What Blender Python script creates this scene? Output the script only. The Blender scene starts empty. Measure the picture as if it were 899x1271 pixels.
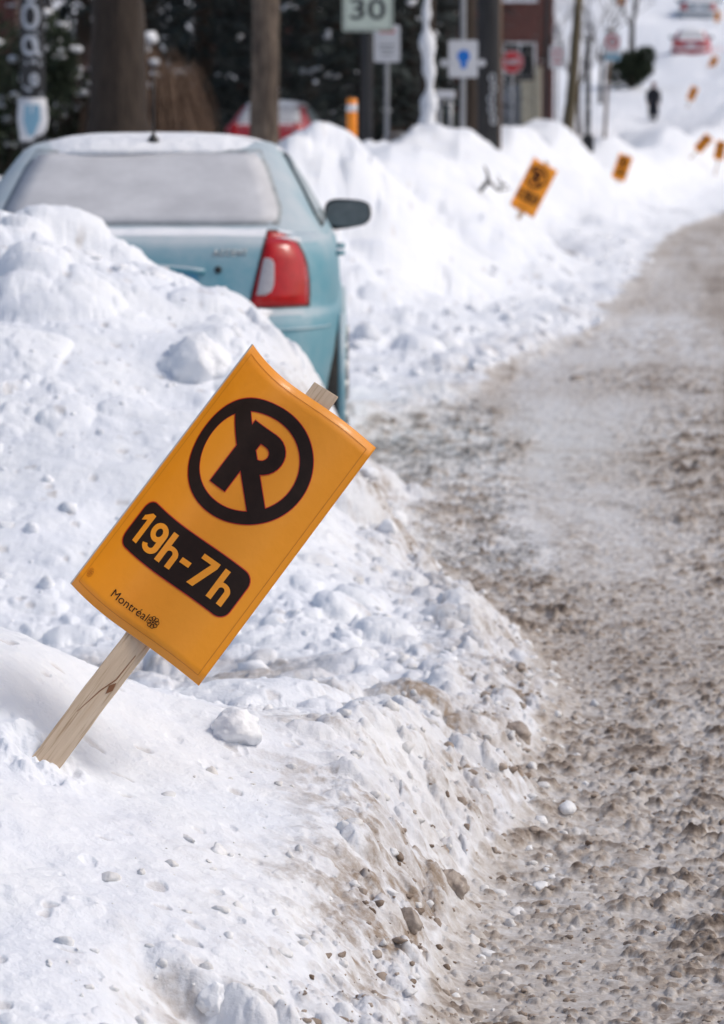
import bpy, bmesh, math, random
import numpy as np
from mathutils import Vector, Matrix, Euler
random.seed(7)
R = math.radians
C = bpy.context.scene.collection
SC = bpy.context.scene

# ------------------------------------------------------------------ camera
F = 4160.0; CH = 1.53; HY = 150.0
PIT = math.atan((635.5 - HY) / F)
cam = bpy.data.cameras.new('camera'); camo = bpy.data.objects.new('camera', cam); C.objects.link(camo)
camo.location = (0, 0, CH); camo.rotation_euler = (math.pi / 2 - PIT, 0, 0)
cam.sensor_fit = 'VERTICAL'; cam.sensor_height = 36; cam.lens = 36 * F / 1271
cam.clip_start = 0.1; cam.clip_end = 3000
cam.dof.use_dof = True; cam.dof.focus_distance = 5.95; cam.dof.aperture_fstop = 7.6
SC.camera = camo
# ------------------------------------------------------------------ sky, sun, exposure
SUN_EL, SUN_AZ = 48, 92             # azimuth: direction the sun stands in, degrees clockwise from +Y
w = bpy.data.worlds.new('World'); SC.world = w; w.use_nodes = True
nt = w.node_tree; bgn = nt.nodes['Background']
sky = nt.nodes.new('ShaderNodeTexSky'); sky.sky_type = 'NISHITA'; sky.sun_disc = False
sky.sun_elevation = R(SUN_EL); sky.sun_rotation = R(SUN_AZ); sky.air_density = 1.0; sky.dust_density = 4.0; sky.ozone_density = 1.0
nt.links.new(sky.outputs[0], bgn.inputs[0]); bgn.inputs[1].default_value = 0.14
sun = bpy.data.lights.new('sun', 'SUN'); sun.energy = 1.25; sun.angle = R(16); sun.color = (1.0, 0.97, 0.93)
suno = bpy.data.objects.new('sun', sun); C.objects.link(suno)
sd = Vector((math.sin(R(SUN_AZ)) * math.cos(R(SUN_EL)), math.cos(R(SUN_AZ)) * math.cos(R(SUN_EL)), math.sin(R(SUN_EL))))
suno.rotation_euler = sd.to_track_quat('Z', 'Y').to_euler()
SC.view_settings.view_transform = 'Standard'; SC.view_settings.look = 'None'
SC.view_settings.exposure = -0.09; SC.view_settings.gamma = 1.0

def P(px, py, d):
    """the world point at distance d (metres north of the camera) behind a point of the photograph"""
    X = (px - 449.5) / F; Y = -(py - 635.5) / F
    v = Vector((X, math.cos(PIT) + Y * math.sin(PIT), -math.sin(PIT) + Y * math.cos(PIT)))
    v *= d / v.y
    return Vector((v.x, v.y, v.z + CH))
def proj(p):
    q = Vector(p) - Vector((0, 0, CH)); Fw = Vector((0, math.cos(PIT), -math.sin(PIT))); U = Vector((0, math.sin(PIT), math.cos(PIT)))
    z = q.dot(Fw); return (449.5 + F * q.x / z, 635.5 - F * q.dot(U) / z)

# ------------------------------------------------------------------ object helpers
def tag(o, label=None, cat=None, group=None, kind=None):
    if label: o['label'] = label
    if cat: o['category'] = cat
    if group: o['group'] = group
    if kind: o['kind'] = kind
    return o
def empty(name, loc, label=None, cat=None, group=None, rz=0):
    o = bpy.data.objects.new(name, None); C.objects.link(o); o.location = loc; o.rotation_euler = (0, 0, rz)
    o.empty_display_size = 0.2
    return tag(o, label, cat, group)
def link(name, me, mat, parent=None, smooth=False):
    if mat is not None:
        for m in (mat if isinstance(mat, (list, tuple)) else [mat]): me.materials.append(m)
    if smooth: me.polygons.foreach_set('use_smooth', [True] * len(me.polygons))
    o = bpy.data.objects.new(name, me); C.objects.link(o)
    if parent: o.parent = parent
    return o
def copy_tree(o, parent=None):
    c = o.copy(); C.objects.link(c)
    if parent is not None: c.parent = parent
    for ch in [x for x in bpy.data.objects if x.parent == o]: copy_tree(ch, c)
    return c
class MB:
    def __init__(s): s.v = []; s.f = []
    def add(s, vs, fs):
        n = len(s.v); s.v += [tuple(p) for p in vs]; s.f += [tuple(i + n for i in f) for f in fs]; return s
    def box(s, x0, x1, y0, y1, z0, z1, M=None):
        vs = [Vector((x, y, z)) for z in (z0, z1) for y in (y0, y1) for x in (x0, x1)]
        if M: vs = [M @ p for p in vs]
        return s.add(vs, [(0, 2, 3, 1), (4, 5, 7, 6), (0, 1, 5, 4), (2, 6, 7, 3), (0, 4, 6, 2), (1, 3, 7, 5)])
    def tube(s, pts, rad, n=8, cap=True, jit=0):
        pts = [Vector(p) for p in pts]; rings = []
        up = Vector((0.31, 0.2, 0.93))
        for i, p in enumerate(pts):
            t = (pts[min(i + 1, len(pts) - 1)] - pts[max(i - 1, 0)])
            t = t.normalized() if t.length > 1e-9 else Vector((0, 0, 1))
            a = t.cross(up if abs(t.dot(up)) < .95 else Vector((1, 0, 0))).normalized(); b = t.cross(a)
            r = rad[i] if hasattr(rad, '__len__') else rad
            rings.append([p + (a * math.cos(k * 2 * math.pi / n) + b * math.sin(k * 2 * math.pi / n)) * r * (1 + random.uniform(-jit, jit)) for k in range(n)])
        vs = [q for r_ in rings for q in r_]; fs = []
        for i in range(len(pts) - 1):
            for k in range(n):
                fs.append((i * n + k, i * n + (k + 1) % n, (i + 1) * n + (k + 1) % n, (i + 1) * n + k))
        if cap:
            fs.append(tuple(range(n - 1, -1, -1))); fs.append(tuple((len(pts) - 1) * n + k for k in range(n)))
        return s.add(vs, fs)
    def blob(s, c, r, seed=0, n=8, m=5, flat=1.0, j=.25):
        rr = random.Random(seed); c = Vector(c); vs = []; fs = []
        for i in range(m + 1):
            th = math.pi * i / m
            for k in range(n):
                ph = 2 * math.pi * k / n
                q = 1 + (rr.uniform(-j, j) if 0 < i < m else 0)
                vs.append(c + Vector((r * q * math.sin(th) * math.cos(ph), r * q * math.sin(th) * math.sin(ph), r * q * flat * math.cos(th))))
        for i in range(m):
            for k in range(n): fs.append((i * n + k, (i + 1) * n + k, (i + 1) * n + (k + 1) % n, i * n + (k + 1) % n))
        return s.add(vs, fs)
    def lathe(s, prof, n=32, axis='x', c=(0, 0, 0)):
        c = Vector(c); vs = []; fs = []
        for (a, r) in prof:
            for k in range(n):
                q = 2 * math.pi * k / n
                vs.append(c + (Vector((a, r * math.cos(q), r * math.sin(q))) if axis == 'x' else Vector((r * math.cos(q), r * math.sin(q), a)) if axis == 'z' else Vector((r * math.cos(q), a, r * math.sin(q)))))
        for i in range(len(prof) - 1):
            for k in range(n): fs.append((i * n + k, i * n + (k + 1) % n, (i + 1) * n + (k + 1) % n, (i + 1) * n + k))
        return s.add(vs, fs)
    def grid(s, fn, us, vs_):
        vs = [fn(u, v) for v in vs_ for u in us]; nu = len(us); fs = []
        for j in range(len(vs_) - 1):
            for i in range(nu - 1): fs.append((j * nu + i, j * nu + i + 1, (j + 1) * nu + i + 1, (j + 1) * nu + i))
        return s.add(vs, fs)
    def mesh(s, name='m', merge=0, recalc=True):
        me = bpy.data.meshes.new(name); me.from_pydata(s.v, [], s.f)
        if merge or recalc:
            bm = bmesh.new(); bm.from_mesh(me)
            if merge: bmesh.ops.remove_doubles(bm, verts=bm.verts, dist=merge)
            if recalc: bmesh.ops.recalc_face_normals(bm, faces=bm.faces)
            bm.to_mesh(me); bm.free()
        return me
    def build(s, name, mat, parent=None, smooth=False, merge=0, recalc=True, bevel=0):
        o = link(name, s.mesh(name, merge, recalc), mat, parent, smooth)
        if bevel:
            b = o.modifiers.new('bevel', 'BEVEL'); b.width = bevel; b.segments = 2; b.limit_method = 'ANGLE'
        return o

# ------------------------------------------------------------------ materials
def mat(name, col, rough=.6, metal=0, noise=None, bump=None, spec=.5, **kw):
    m = bpy.data.materials.new(name); m.use_nodes = True; n = m.node_tree; b = n.nodes['Principled BSDF']
    b.inputs['Base Color'].default_value = (*col, 1); b.inputs['Roughness'].default_value = rough; b.inputs['Metallic'].default_value = metal
    b.inputs['Specular IOR Level'].default_value = spec
    for k, v in kw.items(): b.inputs[k.replace('_', ' ')].default_value = v
    tc = n.nodes.new('ShaderNodeTexCoord')
    if noise:
        sc, amt, col2 = noise[:3]; stretch = noise[3] if len(noise) > 3 else (1, 1, 1)
        mp = n.nodes.new('ShaderNodeMapping'); mp.inputs['Scale'].default_value = stretch
        n.links.new(tc.outputs['Object'], mp.inputs[0])
        t = n.nodes.new('ShaderNodeTexNoise'); t.inputs['Scale'].default_value = sc; t.inputs['Detail'].default_value = 6; t.inputs['Roughness'].default_value = .65
        n.links.new(mp.outputs[0], t.inputs[0])
        r = n.nodes.new('ShaderNodeValToRGB'); r.color_ramp.elements[0].position = .5 - amt; r.color_ramp.elements[1].position = .5 + amt
        r.color_ramp.elements[0].color = (*col, 1); r.color_ramp.elements[1].color = (*col2, 1)
        n.links.new(t.outputs[0], r.inputs[0]); n.links.new(r.outputs[0], b.inputs['Base Color'])
    if bump:
        sc, st = bump[:2]; stretch = bump[2] if len(bump) > 2 else (1, 1, 1)
        mp = n.nodes.new('ShaderNodeMapping'); mp.inputs['Scale'].default_value = stretch
        n.links.new(tc.outputs['Object'], mp.inputs[0])
        t = n.nodes.new('ShaderNodeTexNoise'); t.inputs['Scale'].default_value = sc; t.inputs['Detail'].default_value = 5
        n.links.new(mp.outputs[0], t.inputs[0])
        bp = n.nodes.new('ShaderNodeBump'); bp.inputs['Strength'].default_value = 1; bp.inputs['Distance'].default_value = st
        n.links.new(t.outputs[0], bp.inputs['Height']); n.links.new(bp.outputs[0], b.inputs['Normal'])
    return m
M = {}
M['snowy'] = mat('settled_snow', (.80, .82, .86), .75, noise=(9, .2, (.86, .87, .89)), bump=(14, .02), spec=.2)
M['black'] = mat('black_plastic', (.015, .016, .017), .45, bump=(200, .0005))
M['rubber'] = mat('rubber', (.018, .018, .019), .85, noise=(12, .2, (.07, .068, .065)))
M['bark_dark'] = mat('dark_bark', (.022, .015, .011), .95, noise=(7, .22, (.062, .044, .032), (2, 2, .4)), bump=(16, .03, (2, 2, .35)))
M['bark_brown'] = mat('brown_bark', (.05, .036, .028), .95, noise=(6, .16, (.20, .15, .11), (2, 2, .5)), bump=(16, .03, (2, 2, .35)))
M['bark_olive'] = mat('olive_bark', (.085, .068, .040), .95, noise=(5, .25, (.17, .14, .09), (2, 2, .5)), bump=(16, .03, (2, 2, .35)))
M['needles'] = mat('dark_needles', (.010, .017, .017), .8, noise=(3, .2, (.022, .034, .030)))
M['cedar'] = mat('cedar_leaves', (.016, .028, .014), .8, noise=(4, .2, (.045, .06, .03)))
M['twig'] = mat('brown_twigs', (.13, .078, .052), .9, noise=(3, .2, (.24, .16, .11)))
M['twig_red'] = mat('reddish_twigs', (.05, .032, .03), .9, noise=(3, .2, (.13, .075, .06)))
M['pole_dark'] = mat('tarred_pole_wood', (.018, .018, .02), .85, noise=(9, .2, (.04, .04, .042), (2, 2, .3)), bump=(30, .01, (2, 2, .2)))
M['pole_brown'] = mat('weathered_pole_wood', (.14, .085, .055), .85, noise=(9, .2, (.22, .15, .1), (2, 2, .3)))
M['metal'] = mat('galvanised_steel', (.30, .31, .33), .5, .6, noise=(20, .2, (.4, .41, .42)))
M['metal_black'] = mat('black_painted_steel', (.012, .013, .016), .5)
M['white_paint'] = mat('white_reflective_sheet', (.62, .63, .66), .5, noise=(15, .2, (.72, .72, .74)))
M['speed_face'] = mat('faded_white_sign_sheet', (.48, .55, .47), .5, noise=(15, .2, (.56, .62, .54)))
M['letter_black'] = mat('black_lettering', (.015, .018, .022), .5)
M['red_sign'] = mat('red_reflective_sheet', (.50, .012, .018), .45, noise=(15, .2, (.6, .02, .03)))
M['blue_sign'] = mat('blue_sign_paint', (.006, .17, .62), .45)
M['bluegrey'] = mat('pale_blue_sheet', (.20, .38, .50), .5)
M['graffiti'] = mat('pale_spray_paint', (.32, .35, .39), .6, noise=(25, .2, (.5, .52, .56)))
M['orange_plastic'] = mat('orange_marker_plastic', (.85, .26, .01), .45)
M['brick'] = mat('red_brick', (.19, .045, .03), .9, noise=(20, .2, (.27, .07, .05)))
M['beige'] = mat('beige_render', (.33, .30, .22), .9, noise=(6, .2, (.40, .36, .28)))
M['grey_wood'] = mat('grey_painted_boards', (.22, .23, .25), .8, noise=(6, .2, (.28, .29, .31)))
M['window'] = mat('dark_window_glass', (.02, .025, .03), .1)
M['frame'] = mat('white_window_frame', (.6, .6, .6), .6)
M['roof'] = mat('grey_shingles', (.08, .08, .085), .9, bump=(20, .01))
M['coat'] = mat('navy_black_coat', (.008, .010, .018), .9, bump=(40, .005))
M['skin'] = mat('skin', (.42, .22, .16), .6)
M['hat'] = mat('maroon_knit_hat', (.12, .03, .04), .9, bump=(80, .003))
M['lamp_red'] = mat('red_lamp_lens', (.36, .002, .003), .16, spec=.4, Coat_Weight=.25, noise=(30, .2, (.50, .006, .008)))
M['lamp_clear'] = mat('clear_lamp_lens', (.34, .33, .36), .2, noise=(50, .2, (.45, .44, .46)), Coat_Weight=.5)
M['chrome'] = mat('dull_chrome', (.42, .44, .46), .3, .9)
M['rim'] = mat('wheel_cover_silver', (.32, .33, .34), .45, .6, noise=(10, .2, (.45, .45, .45)))
M['mirror'] = mat('mirror_glass', (.35, .38, .4), .15, 1.0)

def car_paint(name, c1, dust=(.47, .53, .57)):
    """paint under a film of road salt and frost: the film lies on faces that look up and low on the flanks"""
    m = bpy.data.materials.new(name); m.use_nodes = True; n = m.node_tree; L = n.links; b = n.nodes['Principled BSDF']
    tc = n.nodes.new('ShaderNodeTexCoord')
    t = n.nodes.new('ShaderNodeTexNoise'); t.inputs['Scale'].default_value = 5; t.inputs['Detail'].default_value = 8; t.inputs['Roughness'].default_value = .7
    L.new(tc.outputs['Object'], t.inputs[0])
    g = n.nodes.new('ShaderNodeNewGeometry'); sx = n.nodes.new('ShaderNodeSeparateXYZ'); L.new(g.outputs['Normal'], sx.inputs[0])
    mr = n.nodes.new('ShaderNodeMapRange'); mr.inputs['From Min'].default_value = .12; mr.inputs['From Max'].default_value = .75; mr.inputs['To Min'].default_value = .0; mr.inputs['To Max'].default_value = .80
    L.new(sx.outputs['Z'], mr.inputs[0])
    px = n.nodes.new('ShaderNodeSeparateXYZ'); L.new(tc.outputs['Object'], px.inputs[0])
    mr3 = n.nodes.new('ShaderNodeMapRange'); mr3.inputs['From Min'].default_value = .80; mr3.inputs['From Max'].default_value = .35; mr3.inputs['To Max'].default_value = .24
    L.new(px.outputs['Z'], mr3.inputs[0])
    mr2 = n.nodes.new('ShaderNodeMapRange'); mr2.inputs['From Min'].default_value = .38; mr2.inputs['From Max'].default_value = .72; mr2.inputs['To Max'].default_value = .38
    L.new(t.outputs[0], mr2.inputs[0])
    a1 = n.nodes.new('ShaderNodeMath'); a1.operation = 'ADD'; L.new(mr.outputs[0], a1.inputs[0]); L.new(mr2.outputs[0], a1.inputs[1])
    a = n.nodes.new('ShaderNodeMath'); a.operation = 'ADD'; a.use_clamp = True; L.new(a1.outputs[0], a.inputs[0]); L.new(mr3.outputs[0], a.inputs[1])
    mx = n.nodes.new('ShaderNodeMix'); mx.data_type = 'RGBA'; mx.inputs['A'].default_value = (*c1, 1); mx.inputs['B'].default_value = (*dust, 1)
    L.new(a.outputs[0], mx.inputs['Factor']); L.new(mx.outputs['Result'], b.inputs['Base Color'])
    mr4 = n.nodes.new('ShaderNodeMapRange'); mr4.inputs['To Min'].default_value = .38; mr4.inputs['To Max'].default_value = .85; L.new(a.outputs[0], mr4.inputs[0]); L.new(mr4.outputs[0], b.inputs['Roughness'])
    b.inputs['Coat Weight'].default_value = .15; b.inputs['Coat Roughness'].default_value = .3
    return m

# ------------------------------------------------------------------ terrain noise (numpy)
def _h(ix, iy, s):
    a = (ix.astype(np.int64) * 374761393 + iy.astype(np.int64) * 668265263 + s * 1442695041) & 0xffffffff
    a = ((a ^ (a >> 13)) * 1274126177) & 0xffffffff
    return ((a ^ (a >> 16)) & 0xffffff) / float(0xffffff)
def vn(x, y, s=0):
    ix = np.floor(x); iy = np.floor(y); fx = x - ix; fy = y - iy
    fx = fx * fx * fx * (fx * (fx * 6 - 15) + 10); fy = fy * fy * fy * (fy * (fy * 6 - 15) + 10)
    a = _h(ix, iy, s); b = _h(ix + 1, iy, s); c = _h(ix, iy + 1, s); d = _h(ix + 1, iy + 1, s)
    return (a + (b - a) * fx) * (1 - fy) + (c + (d - c) * fx) * fy
def fbm(x, y, sc, o=4, s=0, g=.5):
    x = np.asarray(x, float) / sc; y = np.asarray(y, float) / sc; r = 0; a = 1; t = 0
    for k in range(o):
        cs, sn = math.cos(.6 + k), math.sin(.6 + k)
        r = r + a * vn(x * cs - y * sn + 17.3 * k, x * sn + y * cs - 9.1 * k, s + k); t += a; a *= g; x = x * 2.03; y = y * 2.03
    return r / t * 2 - 1            # about -1..1
def domes(x, y, cell, prob, s=0, asp=.8, lim=29):
    """clods: height of the tallest spherical clod, clods sit at random points; none beyond lim metres"""
    x = np.asarray(x, float); y = np.asarray(y, float); m = (y < lim) & (y > 2.5) & (np.abs(x) < 7)
    a, b = np.zeros(x.shape), np.zeros(x.shape)
    if m.any(): a[m], b[m] = _domes(x[m], y[m], cell, prob, s, asp)
    return a, b
def _domes(x, y, cell, prob, s, asp):
    wx = x + cell * .22 * fbm(x, y, cell * .7, 2, s + 50); wy = y + cell * .22 * fbm(x, y, cell * .7, 2, s + 60)
    gx = wx / cell; gy = wy / cell; ix = np.floor(gx); iy = np.floor(gy); best = np.zeros_like(gx); idd = np.zeros_like(gx)
    for a in (-1, 0, 1):
        for b in (-1, 0, 1):
            jx = ix + a; jy = iy + b
            cx = jx + _h(jx, jy, s); cy = jy + _h(jx, jy, s + 1); r = .18 + .42 * _h(jx, jy, s + 2) ** 1.6
            on = _h(jx, jy, s + 3) < prob; st = .7 + .6 * _h(jx, jy, s + 5)
            q = r * r - ((gx - cx) * st) ** 2 - ((gy - cy) / st) ** 2
            hh = np.where(on & (q > 0), np.sqrt(np.maximum(q, 0)) , 0)
            idd = np.where(hh > best, _h(jx, jy, s + 4), idd); best = np.maximum(best, hh)
    return best * cell * asp, idd
def ss(a, b, x):
    t = np.clip((x - a) / (b - a), 0, 1); return t * t * (3 - 2 * t)
def ip(x, xs, ys): return np.interp(x, xs, ys)
EDGE = ([-40, 3, 5, 6, 7.2, 8.6, 9.8, 10.8, 11.4, 12.2, 16, 18, 21, 22.5, 24, 29, 35, 44, 53, 70, 78, 100, 145, 200, 400],
        [-1, .0, .12, .27, .45, .60, .54, .38, .24, .08, .03, .70, 1.05, 1.35, 1.72, 2.45, 3.15, 4.15, 5.2, 7.6, 8.7, 12.6, 21, 31, 70])
BASE = ([-60, 40, 55, 70, 95, 105, 118, 130, 143, 160, 185, 260, 500, 1600], [0, 0, -.2, -.50, -.35, -.1, .65, 1.35, 2.6, 4.3, 6.6, 15, 45, 120])
_ips = {}
def ips(x, xs, ys, w=.10):
    """smoothed piecewise-linear curve"""
    k = (tuple(xs), tuple(ys))
    if k not in _ips:
        g = np.arange(-12, 12, .01); v = np.interp(g, xs, ys); kk = np.exp(-(np.arange(-60, 61) * .01 / w) ** 2); v = np.convolve(np.pad(v, 60, 'edge'), kk / kk.sum(), 'valid'); _ips[k] = (g, v)
    return np.interp(x, *_ips[k])
def edge(d): return ip(d, *EDGE)
SIGN_D = 5.9
SB = P(49, 945, SIGN_D)
MOUNDS = [(-.05, 27, .56, 1.5, .60), (.98, 33, .74, 2.2, .48), (1.62, 42.5, .85, 2.3, .42), (1.78, 37.6, .55, 2.0, -.30), (5.3, 68, .8, 4, -.22), (2.75, 52, 1.2, 3, .60), (-.1, 24.3, .35, .9, .15), (.75, 27.5, .42, 1.3, .30), (1.9, 43, .8, 3, .15), (3.55, 61, 1.2, 4, .72), (5.9, 82, 1.2, 5, .5), (8.4, 100, 1.6, 5, .6)]
def macro(x, d):
    """the snow without its clods: near bank, pile behind the car, far bank, yards"""
    e = edge(d) + .13 * fbm(x, d, .7, 4, 11); s = x - e
    # near bank
    rid = ips(x + .10 * fbm(x, d, .6, 3, 12), [-6, -2.5, -1.2, -.67, -.43, -.03, .12, .24, .38], [.8, .75, .62, .50, .385, .25, .20, .16, .1])
    ed = ip(d + .12 * fbm(x, d, .6, 3, 15), [-40, 3.6, 4.3, 4.8, 5.2, 5.6, 6.2, 6.6, 7.1, 7.7, 8.2], [0.5, .25, .38, .50, .64, .78, 1, .97, .62, .2, 0.02])
    A = rid * ed * 1.05 * ss(.06, -.36, s)
    # the eroded step at the foot of the near bank
    st = ss(5.17, 5.07, d + .10 * fbm(x, d, .18, 3, 5)) * ss(-.42, -.22, x); A = A * (1 - .5 * st * ss(4.0, 4.8, d))
    low = .085 * ss(.05, -.35, s) * ss(6.2, 7.2, d) * (1 - ss(11.6, 12.6, d)) * ss(-.55, .1, x + .08 * (d - 8)) + .05 * ss(0, -.3, s) * ss(6, 7, d) * (1 - ss(24, 27, d))
    # ridge between the sign and the car
    rb = ips(x + .16 * fbm(x, d, .8, 3, 13), [-9, -3, -1.33, -.975, -.74, -.44, -.237, -.10, .0, .15, .5], [.9, 1.05, 1.13, 1.15, 1.06, .96, .74, .46, .22, .05, 0])
    db = ip(d + .35 * fbm(x, d, .9, 3, 14), [8.5, 9.1, 10, 11, 11.65, 12.0, 12.4, 12.9, 13.35, 13.9], [0, .06, .31, .58, .76, .89, .98, 1, .62, 0])
    B = rb * db * .90
    # far bank (from 20 m on)
    f = ip(-s, [-.0, .3, 1, 1.5, 2, 2.6, 3.3, 4.2, 6, 12, 60], [0, .05, .13, .22, .46, 1.0, 1.25, 1.0, .8, .7, .7]) * ss(18.6, 22.8, d)
    f = f * (.75 + .25 * ss(22, 27, d))
    yard = .75 * ss(-2.2, -3.4, x) * ss(13, 14.5, d) * (1 - ss(20.4, 22.8, d))
    far_side = ip(s, [7.3, 7.9, 8.8, 10, 14, 60], [0, .25, .8, .8, .6, .6])
    h = np.maximum.reduce([A, B, f, yard]) + low + far_side
    for (mx, md, rx, rd, a) in MOUNDS:
        wx = x + .22 * fbm(x, d * .5, .8, 3, int(md * 10)); q = ((wx - mx) / rx) ** 2 + ((d - md) / rd) ** 2; h = h + a * np.exp(-q ** 1.25)
    return h, s
def height(x, d, detail=True):
    x = np.asarray(x, float); d = np.asarray(d, float)
    h, s = macro(x, d); base = ip(d, *BASE)
    snow = ss(.012, .07, h)                                       # 0 on the road, 1 on the banks
    dirty = ss(-.75, .05, s + .22 * fbm(x, d, .4, 3, 21)) * (1 - ss(50, 80, d) * .6)
    dirty = dirty * (1 - .75 * ss(20, 24, d) * ss(.2, -.4, s))
    near = 1 - ss(40, 90, d)
    # rolling shapes in the snow
    big = .10 * fbm(x, d, 1.1, 3, 31) * ss(.1, .7, h) * (1 - .75 * ss(7.4, 6.6, d)) + .022 * fbm(x, d, .33, 4, 32) * snow
    big = big + snow * ss(20, 26, d) * ((.12 * fbm(x * 1.2, d * .4, 1.0, 3, 34) + .05 * fbm(x, d * .3, .45, 2, 35) * (1 - ss(30, 50, d))) * (1 - ss(60, 100, d)))
    big = big + snow * ss(50, 90, d) * (.5 * fbm(x, d * .5, 6, 2, 33))
    rough = snow * ss(-.1, .6, fbm(x, d, .9, 3, 41) + .5 * dirty + .9 * ss(.75, .1, np.abs(s + .2)) * ss(5.6, 6.6, d) * ss(13, 12, d) + .3 * ss(6.8, 8, d) + .35 * ss(11.2, 12, d) * ss(13.5, 12.8, d) - 1.3 * ss(6.8, 6.3, d) * ss(.1, -.15, x) * ss(5.25, 5.4, d))
    d0, i0 = domes(x, d, .62, .7, 90, .8, 14); d1, i1 = domes(x, d, .34, .55, 100, .8, 60); d2, i2 = domes(x, d, .17, .5, 110, .8, 60); d3, i3 = domes(x, d, .075, .55, 120, .8); d4, i4 = domes(x, d, .035, .6, 130, .8)
    h1 = d0 * .38 * ss(10.9, 11.6, d) * ss(13.3, 12.6, d) * ss(.1, -.2, x) + rough * (np.maximum(np.maximum(d1 * .60 * ss(6.4, 7.2, d) * (1 - .8 * ss(7.6, 7.9, d) * ss(9.3, 9.0, d) * ss(.1, -.2, x)), d2 * .55 * ss(5.9, 7.0, d) + d2 * .12), d3 * .6) + d4 * .4) * (1 - .6 * ss(22, 45, d))
    # gentle grain everywhere
    grain = snow * (.0045 * fbm(x, d, .07, 4, 51) + .0016 * fbm(x, d, .022, 3, 52) * near)
    pit2, ip2 = domes(x, d, .035, .10, 180, .6)
    grain = grain - snow * near * pit2 * .6
    # eroded foot of the near bank: vertical flutes and crusts
    cl = ss(.20, .0, np.abs(s + .06)) * ss(6.9, 6.0, d) * snow + ss(5.20, 5.08, d) * ss(-.45, -.2, x) * snow
    cl = np.clip(cl, 0, 1); grain = grain + cl * (.022 * np.abs(fbm(x, d, .07, 4, 53)) + .008 * fbm(x, d, .028, 3, 54) - .02 * np.maximum(0, fbm(x * 1.5, d, .11, 2, 55)))
    # road slush
    rd = 1 - snow; patch = ss(.72, .58, x + .05 * fbm(x, d, .3, 2, 62)) * ss(10.8, 11.6, d) * ss(20.5, 18.5, d)
    xp = x + .18 * fbm(x, d * .35, .5, 4, 63) - .035 * (d - 12); packed = ss(.48, .72, xp) * ss(1.45, .95, xp) * ss(9.6, 12.5, d) * ss(30, 17, d) * (.55 + .45 * ss(-.5, .3, fbm(x, d * .4, .4, 4, 64)))
    packed = np.maximum(packed, .3 * ss(6.0, 6.6, d) * ss(8.2, 7.4, d) * ss(.75, .45, x))
    r0 = fbm(x * .8, d, .16, 5, 71, .6); r1 = np.maximum(0, fbm(x, d, .085, 4, 72, .6))
    dr, ir = domes(x, d, .11, .36, 140, .55); dr2, ir2 = domes(x, d, .045, .5, 150, .6)
    fade = 1 - ss(14, 30, d)
    amp = ss(-.35, .35, fbm(x * 1.3, d * .6, 1.0, 3, 73) + .25) * (1 - .8 * packed)
    g5, i5 = domes(x, d, .024, .62, 190, .75); g6, i6 = domes(x, d, .05, .45, 195, .7); gn = 1 - ss(16, 28, d)
    foot = snow * ss(-.5, -.1, s) * ss(14, 12, d)
    grain = grain + foot * (g5 * .9 + g6 * .9 + d3 * .5) * gn
    streak = fbm(x * 1.0 - .085 * d, d * .045, .22, 4, 74)
    road = rd * (g5 * .95 * (1 - .75 * packed) * gn + g6 * .55 * amp * gn + (.010 * r0 + .030 * r1) * (.25 + .75 * amp) + (dr * .45 + dr2 * .8) * amp * (.35 + .65 * fade) + .008 * patch * (fbm(x, d, .06, 4, 75, .65)) + .018 * patch * np.maximum(0, fbm(x, d, .12, 3, 76)))
    if detail: h = h + big + h1 + grain + road
    else: h = h + big
    # colour masks
    crev = ss(.2, .75, fbm(x, d, .13, 4, 81) + .45 * dirty)
    dirt = snow * np.clip(dirty * (.22 + .75 * ss(-.1, .5, fbm(x, d, .055, 5, 82, .75) + .6 * fbm(x, d, .3, 2, 88))) + .35 * crev * rough * (i2 > .6) + cl * ss(-.15, .5, fbm(x, d, .08, 4, 83, .6)) * .75, 0, 1)
    # dirty tyre track in the gap and stray blotches on clean snow
    track = ss(8.0, 8.25, d) * ss(8.95, 8.7, d) * ss(.1, -.35, x)
    dirt = np.maximum(dirt, .62 * track * ss(-.35, .3, fbm(x * .7, d * 1.6, .22, 4, 84)))
    spot = ss(.60, .72, fbm(x, d, .09, 3, 85)) * ss(.0, .4, fbm(x, d, .8, 2, 86) + .15)
    dirt = np.maximum(dirt, .40 * spot * snow * near)
    dirt = np.maximum(dirt, snow * near * np.clip(ss(.001, .008, pit2) * (ip2 > .4) * .28, 0, 1))
    dirt = np.maximum(dirt, foot * gn * (.35 * (g5 > .004) * (i5 > .5) + .45 * (g6 > .006) * (i6 > .55)))
    dirt = np.maximum(dirt, snow * .85 * ss(-.5, .02, s) * ss(5.2, 6, d) * ss(13, 11, d) * ss(-.35, .35, fbm(x, d, .14, 5, 87, .65)))
    dirt = dirt * (1 - .65 * ss(26, 45, d))
    slush = rd * ((.34 - .05 * ss(8, 11, d) - .11 * ss(12, 26, d)) + .20 * streak * ss(7, 12, d) + .26 * (g5 > .004) * (i5 > .55) * gn + .22 * (g6 > .006) * (i6 > .5) * gn + .16 * fbm(x * .5, d * .35, .8, 4, 91) + .75 * (ss(.1, .8, r1 * 2.0) * .5 + ss(.004, .022, dr * .8) * .5 * (ir > .35) + ss(.002, .010, dr2) * .45 * (ir2 > .5)) * amp * (.45 + .55 * fade))
    slush = slush * (1 - .72 * packed * ss(-.6, .2, fbm(x, d, .5, 3, 92) + .25)) - .26 * patch * rd + .14 * ss(1.0, 1.7, x - .07 * (d - 9)) * rd
    gravel = rd * .85 * patch * ss(-.12, .30, fbm(x, d * .8, .13, 5, 93, .65) + .25 * fbm(x, d, .6, 2, 94))
    gravel = np.maximum(gravel, rd * .55 * ss(10, 13, d) * ss(45, 25, d) * ss(.42, .68, fbm(x, d * .5, .16, 4, 95)) )
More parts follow.
